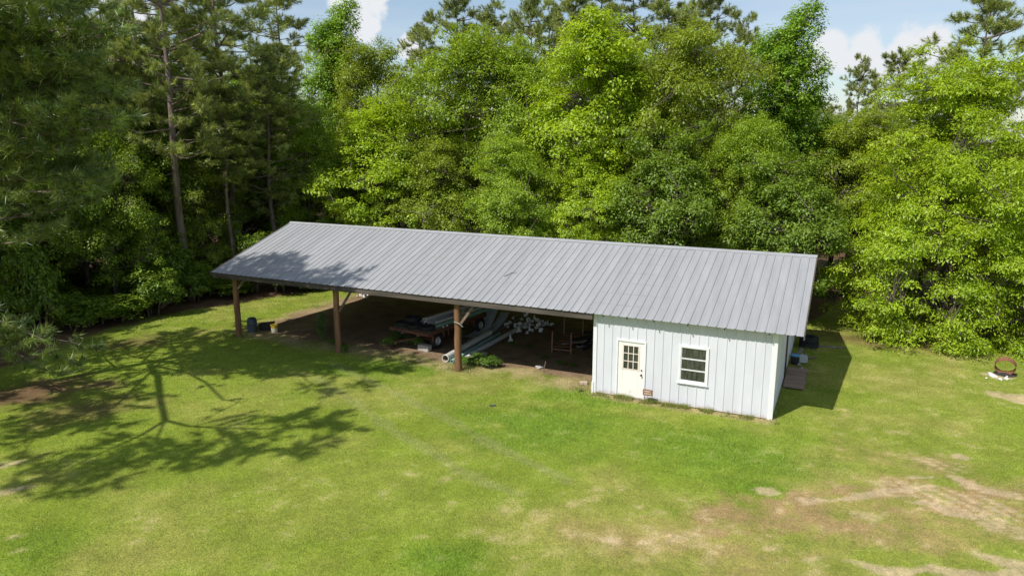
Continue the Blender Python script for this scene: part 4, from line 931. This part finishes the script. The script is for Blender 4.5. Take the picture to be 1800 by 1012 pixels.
# trees close behind the barn, left to right
px_tree('lime_a', 'broadleaf_tree', 'yellow green broadleaf tree behind the left half of the roof', 668, 165, 15.0, 230)
px_tree('mid_b', 'broadleaf_tree', 'dull green broadleaf tree between yellow green tree and tall sweetgum', 655, 70, 21.0, 180)
px_tree('poplar', 'sweetgum_tree', 'slim bright green sweetgum rising beside the left pines', 585, -12, 23.0, 120)
px_tree('mid_a', 'broadleaf_tree', 'largest rounded mid green tree behind the middle of the roof', 815, 40, 17.5, 300)
px_tree('lime_a', 'broadleaf_tree', 'tall lime green tree with airy crown behind the roof', 1050, 26, 18.0, 280, rz=2.1)
px_tree('mid_b', 'broadleaf_tree', 'tall olive green tree between the lime tree and the poplar', 1235, 38, 17.5, 230)
px_tree('mid_a', 'broadleaf_tree', 'tall mid green tree in the gap between largest tree and lime tree', 930, 70, 20.0, 230, rz=1.0)
px_tree('lime_a', 'broadleaf_tree', 'lime green tree filling the gap between lime and olive trees', 1145, 90, 19.5, 190, rz=.7)
px_tree('poplar', 'tulip_poplar', 'tall upright bright green poplar standing against the open sky', 1392, -6, 21.5, 150, rz=.8)
px_tree('dark_a', 'broadleaf_tree', 'low dark green tree just behind the roof ridge below the olive tree', 1175, 215, 14.0, 210)
px_tree('dark_a', 'broadleaf_tree', 'low dense green tree hanging over the right end of the roof', 1395, 262, 13.6, 210, rz=3.0)
px_tree('mid_a', 'broadleaf_tree', 'mid green tree between poplar and the low tree at the roof end', 1310, 200, 15.5, 200, rz=4.2)
px_tree('lime_a', 'broadleaf_tree', 'small lime green tree peeping over the ridge under the tall one', 1045, 225, 14.6, 170, rz=5.0)
px_tree('mid_a', 'broadleaf_tree', 'low mid green tree behind the ridge below the largest tree', 905, 235, 14.2, 190, rz=1.2)
px_tree('mid_b', 'broadleaf_tree', 'low rounded tree behind the ridge beside the yellow green tree', 775, 240, 14.4, 180, rz=2.6)
px_tree('mid_a', 'broadleaf_tree', 'small green tree close behind the left end of the ridge', 575, 285, 15.5, 140, rz=.2)
# spreading lime trees at the right
px_tree('lime_b', 'pecan_tree', 'spreading lime green tree with low layered boughs on the lawn edge', 1680, 190, 13.4, 290, rz=.5)
px_tree('lime_c', 'pecan_tree', 'tall lime green tree behind the spreading one at the right', 1715, 70, 17.0, 330, rz=1.7)
px_tree('lime_c', 'pecan_tree', 'smaller lime green tree between the roof end tree and the spreading one', 1540, 188, 25.0, 170, rz=4.0)
px_tree('lime_b', 'pecan_tree', 'low lime green tree right of the spreading one by the fire ring', 1850, 280, 12.8, 250, rz=3.3)
# pines on the left
plant('pine_a', 'pine_tree', 'tall pine with bare grey lower trunk at the left lawn edge', 'tree', -25.9, 4.7, 22.5, 3.9, .3)
plant('pine_b', 'pine_tree', 'tall bushy pine behind the bare trunked one, left of the barn', 'tree', -27.6, 9.6, 21.5, 4.4, 1.3)
plant('pine_b', 'pine_tree', 'pine with crooked trunk nearest the left end of the roof', 'tree', -24.9, 10.6, 14.5, 3.2, 4.0)
plant('pine_a', 'pine_tree', 'pine crowded between the two tallest at the left', 'tree', -30.5, 6.5, 20.5, 4.0, 2.2)
plant('mid_a', 'broadleaf_tree', 'sunlit green tree between the bare trunked pine and the lawn corner', 'tree', -27.6, 1.2, 10.5, 2.9, 1.0)
plant('mid_b', 'broadleaf_tree', 'sunlit olive green tree between the two tallest left pines', 'tree', -27.2, 6.9, 9.0, 2.4, 2.0)
plant('mid_a', 'broadleaf_tree', 'green tree behind the crooked pine at the roof end', 'tree', -24.6, 13.6, 11.5, 2.8, 3.0)
for k, (x, y, h) in enumerate(((-28.6, 3.6, 16), (-28.9, 1.6, 15), (-26.4, 8.0, 14), (-25.6, 12.6, 15), (-31, 10, 17), (-33, 4, 18), (-25.2, 7.2, 11), (-30, -1, 16))):
    plant('pine_thin', 'young_pine_tree', 'thin pole pine standing in the shade of the left woods', 'tree', x, y, h, 1.9, k*1.1, 'thin pines in the left woods')
# pines beyond, over the broadleaf crowns
for px, py, Y, dp, key, lb in ((805, -20, 27, 170, 'pine_c', 'dark pine top rising behind the largest rounded tree'), (935, -20, 27, 140, 'pine_c', 'dark open crowned pine between largest tree and lime tree'),
        (1010, -35, 31, 190, 'pine_b', 'broad pine behind the left side of the tall lime tree'), (1110, -35, 30, 210, 'pine_a', 'broad pine behind the right side of the tall lime tree'), (1255, -25, 30, 170, 'pine_c', 'pine behind the olive tree left of the poplar'), (1320, 22, 27, 110, 'pine_b', 'smaller pine close left of the poplar'),
        (870, 0, 30, 150, 'pine_b', 'bushy pine showing in the notch right of the largest tree'), (1180, -25, 28, 170, 'pine_b', 'bushy pine between lime and olive crowns'), (740, 40, 31, 130, 'pine_a', 'distant pine over the left shoulder of the largest tree'),
        (1060, -30, 36, 180, 'pine_a', 'hindmost pine right behind the tall lime tree'), (965, 0, 35, 150, 'pine_b', 'hindmost pine left of the tall lime tree'), (1215, 0, 36, 160, 'pine_a', 'hindmost pine behind the olive tree'),
        (1515, 95, 42, 90, 'pine_b', 'far slim pine under the white clouds'), (1585, 85, 40, 130, 'pine_c', 'far round topped pine under the white clouds'), (1745, -30, 22, 240, 'pine_c', 'sparse pine leaning over the lime trees at the right'),
        (1450, 180, 44, 110, 'pine_c', 'far low pine right of the poplar'), (480, -40, 24, 200, 'pine_b', 'tall pine behind the left woods beside the sweetgum'), (330, -40, 26, 200, 'pine_a', 'tall pine deep in the left woods')):
    px_tree(key, 'pine_tree', lb, px, py, Y, dp)
# deeper rows of woods: same kinds, only their place tells them apart
g = random.Random(21)
def wood_row(pts, keys, label, group, hlo, hhi):
    for x, y in pts:
        k = g.choice(keys); h = g.uniform(hlo, hhi); plant(k, 'forest_tree' if 'pine' not in k else 'forest_pine', label, 'tree', x, y, h, h*g.uniform(.25, .32), g.uniform(0, 6.28), group)
wood_row([(-29-1.5*(k % 2)+g.uniform(-.6, .6), -8+3.1*k+g.uniform(-.7, .7)) for k in range(8)], ['wood_a', 'dark_a', 'wood_a'], 'shaded broadleaf tree inside the woods left of the lawn', 'trees inside the left woods', 9, 13)
wood_row([(-35+g.uniform(-1.5, 1.5), -6+4.2*k) for k in range(7)], ['wood_a', 'mid_b'], 'tall broadleaf tree deep in the woods left of the lawn', 'trees deep in the left woods', 13, 17)
wood_row([(-24+4.6*k+g.uniform(-1, 1), 22.5+g.uniform(-1.5, 2.5)) for k in range(9)], ['wood_a', 'mid_b', 'mid_a'], 'broadleaf tree in the second row behind the barn', 'second row of trees behind the barn', 9, 12)
wood_row([(-46+6.5*k+g.uniform(-2, 2), 36+g.uniform(-3, 6)) for k in range(11)], ['wood_a', 'mid_b', 'pine_c'], 'tree in the far woods behind the barn', 'far woods behind the barn', 10, 13)
wood_row([(-31.5+g.uniform(-1.2, 1.2)-2.2*(k % 2), -9+1.9*k+g.uniform(-.5, .5)) for k in range(15)], ['dark_a'], 'low dense tree filling the shade of the left woods', 'understory of the left woods', 5, 8)
wood_row([(-40+g.uniform(-1.5, 1.5), -14+3.0*k+g.uniform(-.5, .5)) for k in range(16)], ['dark_a', 'wood_a'], 'low tree far back in the left woods', 'back of the left woods', 8, 12)
wood_row([(-34+4.2*k+g.uniform(-1, 1), 28+g.uniform(-1.5, 1.5)) for k in range(18)], ['dark_a', 'mid_b'], 'dense tree in the third row behind the barn', 'third row of trees behind the barn', 7, 11)
wood_row([(10+3.4*k+g.uniform(-1, 1), 23+g.uniform(-1.5, 1.5)) for k in range(6)], ['dark_a', 'mid_b'], 'dense tree in the shade behind the lime green trees', 'trees behind the lime green trees', 6, 9)
wood_row([(20+5.0*k, 21+3.2*k+g.uniform(-1, 1)) for k in range(4)], ['wood_a', 'mid_b'], 'broadleaf tree in the woods behind the fire ring', 'woods at the right', 10, 13)
# trees along the left lawn edge beyond the picture, which shade the left woods and the lawn corner
wood_row([(-29.5, -11.5), (-27.5, -16.5), (-32, -16)], ['wood_a'], 'broadleaf tree on the left lawn edge shading the pines', 'trees along the left lawn edge', 12.5, 15)
# shrubs at the foot of the woods
sh = [(-24.9+g.uniform(-1.2, .3), -4+1.35*k+g.uniform(-.4, .4)) for k in range(8)]+[(-24.2+.75*k+g.uniform(-.8, .1), 6.2+1.0*k+g.uniform(0, .8)) for k in range(7)]+[(-26.8+g.uniform(-.8, .8), -4+1.8*k) for k in range(7)]+[(-29.5+g.uniform(-1.5, 1.5), -6+1.3*k) for k in range(14)]+[(-34+g.uniform(-1.5, 1.5), -6+1.5*k) for k in range(12)]
for k, (x, y) in enumerate(sh):
    plant('shrub_a', 'woodland_shrub', 'leafy green shrub at the foot of the left woods', 'shrub', x, y, g.choice((.8, 1.2, 1.6, 2.2, 3.0, 3.8))*g.uniform(.85, 1.15), g.uniform(.9, 1.7), g.uniform(0, 6.28), 'shrubs along the left woods')
for k in range(13):
    plant('shrub_a', 'woodland_shrub', 'leafy green shrub in the thicket behind the barn', 'shrub', -18.5+2.0*k+g.uniform(-.6, .6), 13.6+g.uniform(-.4, .9), g.uniform(1.6, 3.2), g.uniform(1.2, 1.8), g.uniform(0, 6.28), 'thicket behind the barn')
for k, (x, y, h) in enumerate(((10.9, 20.8, 1.5), (7.4, 21.2, 1.8), (16.2, 13.4, 1.2), (12.6, 13.9, 1.3), (18.3, 12.6, 1.6), (20.5, 13.5, 2.2))):
    plant('shrub_b' if k % 2 else 'shrub_a', 'woodland_shrub', 'small bright shrub under the lime green trees at the right', 'shrub', x, y, h, h*.6, g.uniform(0, 6.28), 'shrubs under the right trees')
# pine sapling and weeds by the barn
w = gnd(568, 597); plant('pine_small', 'pine_sapling', 'small bright green pine sapling in shade by the second post', 'sapling', w[0], w[1], 1.35, .27, 0)
wd_ = [(822, 640), (832, 643), (845, 641), (853, 645), (862, 640), (815, 637), (840, 635), (870, 645)]
for px, py in wd_:
    w = gnd(px, py); plant('weed', 'leafy_weed', 'leafy weed growing over scrap beside the middle post', 'weed', w[0], w[1], g.uniform(.25, .5), g.uniform(.2, .36), g.uniform(0, 6), 'weeds by the middle post')
for px, py in ((694, 606), (700, 598), (716, 608), (727, 606), (735, 612), (684, 612), (709, 602)):
    w = gnd(px, py); plant('weed', 'leafy_weed', 'leafy weed growing under the wagon drawbar', 'weed', w[0], w[1], g.uniform(.3, .62), g.uniform(.2, .34), g.uniform(0, 6), 'weeds under the drawbar')
for px, py in ((600, 612), (606, 618), (583, 606)):
    w = gnd(px, py); plant('weed', 'leafy_weed', 'leafy weed at the foot of the second post', 'weed', w[0], w[1], g.uniform(.25, .4), .22, g.uniform(0, 6), 'weeds by the second post')
for px, py in ((955, 630), (985, 640), (930, 610), (1005, 645), (900, 606)):
    w = gnd(px, py); plant('weed', 'leafy_weed', 'low weed on the dirt floor before the pipe rack', 'weed', w[0], w[1], g.uniform(.12, .22), .2, g.uniform(0, 6), 'weeds on the dirt floor')
w = gnd(455, 581); plant('weed', 'leafy_weed', 'single bright weed between the barrel and the black tub', 'weed', w[0], w[1]-.05, .3, .16, 0)

# ------------------------------------------------------------------ the big pine at the left edge, whose boughs hang into view and whose shadow lies on the lawn
def near_pine():
    gg = np.random.default_rng(5); wood_ = MB(); tips = []; dirs = []
    base = np.array([-20.4, -10.0, 0.0]); K = np.array([.33, .73])
    tr = lambda z: base+np.array([.10*math.sin(z*.4), .12*math.sin(z*.33), z])
    zs = np.linspace(-.25, 18.0, 16); wood_.tube([tuple(tr(z)-base) for z in zs], [max(.03, .26*(1-(max(z, 0)/19.0)**1.3)) for z in zs], 12, cap=False)
    def sh(px, py, h):           # the point at height h whose shadow falls where the photograph shows it on the lawn
        w = gnd(px, py); return np.array([w[0]-K[0]*h, w[1]-K[1]*h, h])
    class Off:                   # shoots are collected in world space and shifted to the tree's foot
        def tube(s, pts, rad, n, cap=False): wood_.tube([tuple(np.array(p)-base) for p in pts], rad, n, cap)
    wood_b = Off()
    def limb(pts, r0, nsub, sl, hang=0):
        P = [np.array(p) for p in pts]; wood_.tube([tuple(p-base) for p in P], list(np.linspace(r0, r0*.22, len(P))), 7, cap=False)
        limb_shoots(P, gg, nsub, sl, tips, dirs, wood_b, r0, hang)
    A = [tr(8.6), sh(262, 640, 9.0), sh(277, 662, 9.5), sh(281, 700, 10.4), sh(290, 738, 11.2)]
    wood_.tube([tuple(p-base) for p in A], [.12, .115, .11, .10, .09], 8, cap=False)
    limb([A[-1], sh(250, 762, 11.6), sh(200, 785, 12.0), sh(140, 812, 12.4), sh(85, 845, 12.8)], .085, 24, 1.7)
    limb([A[-1], sh(330, 748, 11.6), sh(385, 751, 12.0), sh(470, 753, 12.5), sh(540, 735, 12.9), sh(590, 735, 13.2)], .075, 20, 1.7)
    limb([A[-1], sh(272, 775, 11.4), sh(300, 800, 11.7), sh(345, 815, 12.0)], .05, 15, 1.1)
    limb([sh(385, 751, 12.0), sh(392, 780, 12.2), sh(420, 795, 12.4)], .04, 12, .95)
    limb([sh(262, 640, 9.0), sh(330, 655, 10.0), sh(362, 672, 10.6), sh(392, 702, 11.4), sh(420, 706, 11.8), sh(362, 734, 12.0)], .075, 4, .5)
    limb([sh(330, 655, 10.0), sh(430, 655, 11.2), sh(530, 642, 12.2), sh(620, 640, 13.0), sh(720, 645, 13.4)], .07, 28, 1.7)
    limb([tr(12.0), sh(420, 625, 13.0), sh(540, 612, 13.6), sh(650, 628, 14.0)], .06, 26, 1.8)
    limb([tr(8.2), sh(200, 715, 9.3), sh(140, 735, 9.6), sh(40, 760, 10.0)], .06, 24, 1.5)
    limb([tr(9.6), sh(160, 690, 10.6), sh(60, 720, 11.2), sh(-40, 790, 11.8)], .06, 24, 1.6)
    limbp = np.concatenate([np.array(A), np.array(tips)])
    SH = [(60, 845), (110, 835), (160, 822), (200, 840), (240, 815), (130, 858), (85, 815), (290, 800), (330, 806), (380, 800), (450, 786), (480, 766), (520, 780), (560, 765), (600, 745), (500, 735), (540, 790), (575, 735)]
    S4 = [(620, 650), (660, 645), (700, 650), (735, 640), (580, 650), (540, 640), (500, 650), (450, 640), (400, 640), (350, 645), (560, 680), (590, 690), (640, 670), (480, 625), (600, 620), (680, 625)]
    S5 = [(30, 790), (60, 760), (100, 742), (150, 752), (20, 740), (180, 722), (120, 704), (60, 712), (200, 692), (230, 660), (150, 668), (90, 678), (300, 632), (10, 705), (250, 690), (210, 735)]
    for pts_, hh_ in ((SH, 12.5), (S4, 13.2), (S5, 10.4)):
        for px_, py_ in pts_:
            q = sh(px_+gg.normal(0, 5), py_+gg.normal(0, 4), hh_+gg.normal(0, .35)); a_ = limbp[np.argmin(np.linalg.norm(limbp-q, axis=1))]
            wood_b.tube([tuple(a_), tuple((a_+q)/2+np.array([0, 0, -.1])), tuple(q)], [.03, .022, .01], 4)
            for z_ in range(15):
                o_ = unit(gg.normal(size=3))*gg.random()**.5; tips.append(q+o_*np.array([.8, .8, .5])); dirs.append(o_+np.array([0, 0, .5]))
    # boughs reaching into the picture
    def pt(px, py, dist): d = ray(px, py); return _c+d/np.linalg.norm(d)*dist
    for k in range(26):
        ex, ey, ed = gg.uniform(30, 225), -30+370*((k+.5)/26), gg.uniform(26, 29.5)
        e = pt(ex, ey, ed); tz = e[2]-gg.uniform(-.3, .8)*1.0; tz = min(max(tz, 4.5), 16.5); a = tr(tz)
        m1_ = a+(e-a)*.4+np.array([0, 0, -.25])+gg.normal(0, .15, 3); m2_ = a+(e-a)*.75+np.array([0, 0, -.2])+gg.normal(0, .15, 3)
        limb([a, m1_, m2_, e], .05, 15, 1.35)
    for ex, ey, ed in ((30, 585, 30), (85, 600, 29.5), (140, 640, 29), (95, 655, 28.5), (45, 640, 29), (170, 610, 30.5), (10, 620, 30)):
        e = pt(ex, ey, ed); a = tr(e[2]+.9); m1_ = a+(e-a)*.5+np.array([0, 0, .15]); limb([a, m1_, e], .035, 7, .62)
    for k in range(16):
        z = 5.5+6.0*k/16; a = R(25)+R(215)*((k*.618) % 1); Ln = gg.uniform(3.2, 5.2); p0 = tr(z); dd = unit(np.array([math.cos(a), math.sin(a), .06]))
        limb([p0, p0+dd*Ln*.4+np.array([0, 0, -.1]), p0+dd*Ln*.75, p0+dd*Ln+np.array([0, 0, .25])], .05, 12, 1.4)
    # upper crown, over the far end of the roof too
    for k in range(30):
        z = 11.5+6.2*k/30; a = k*2.4; Ln = (4.8*(1-(z-11.5)/8.5))*gg.uniform(.65, 1.1); p0 = tr(z); dd = unit(np.array([math.cos(a), math.sin(a), .25]))
        limb([p0, p0+dd*Ln*.4, p0+dd*Ln*.75+np.array([0, 0, .05]), p0+dd*Ln+np.array([0, 0, .3])], .045, 9, 1.2)
    tips_ = np.array(tips)-base
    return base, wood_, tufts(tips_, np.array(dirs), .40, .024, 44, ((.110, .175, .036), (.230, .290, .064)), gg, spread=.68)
base, w, crown = near_pine()
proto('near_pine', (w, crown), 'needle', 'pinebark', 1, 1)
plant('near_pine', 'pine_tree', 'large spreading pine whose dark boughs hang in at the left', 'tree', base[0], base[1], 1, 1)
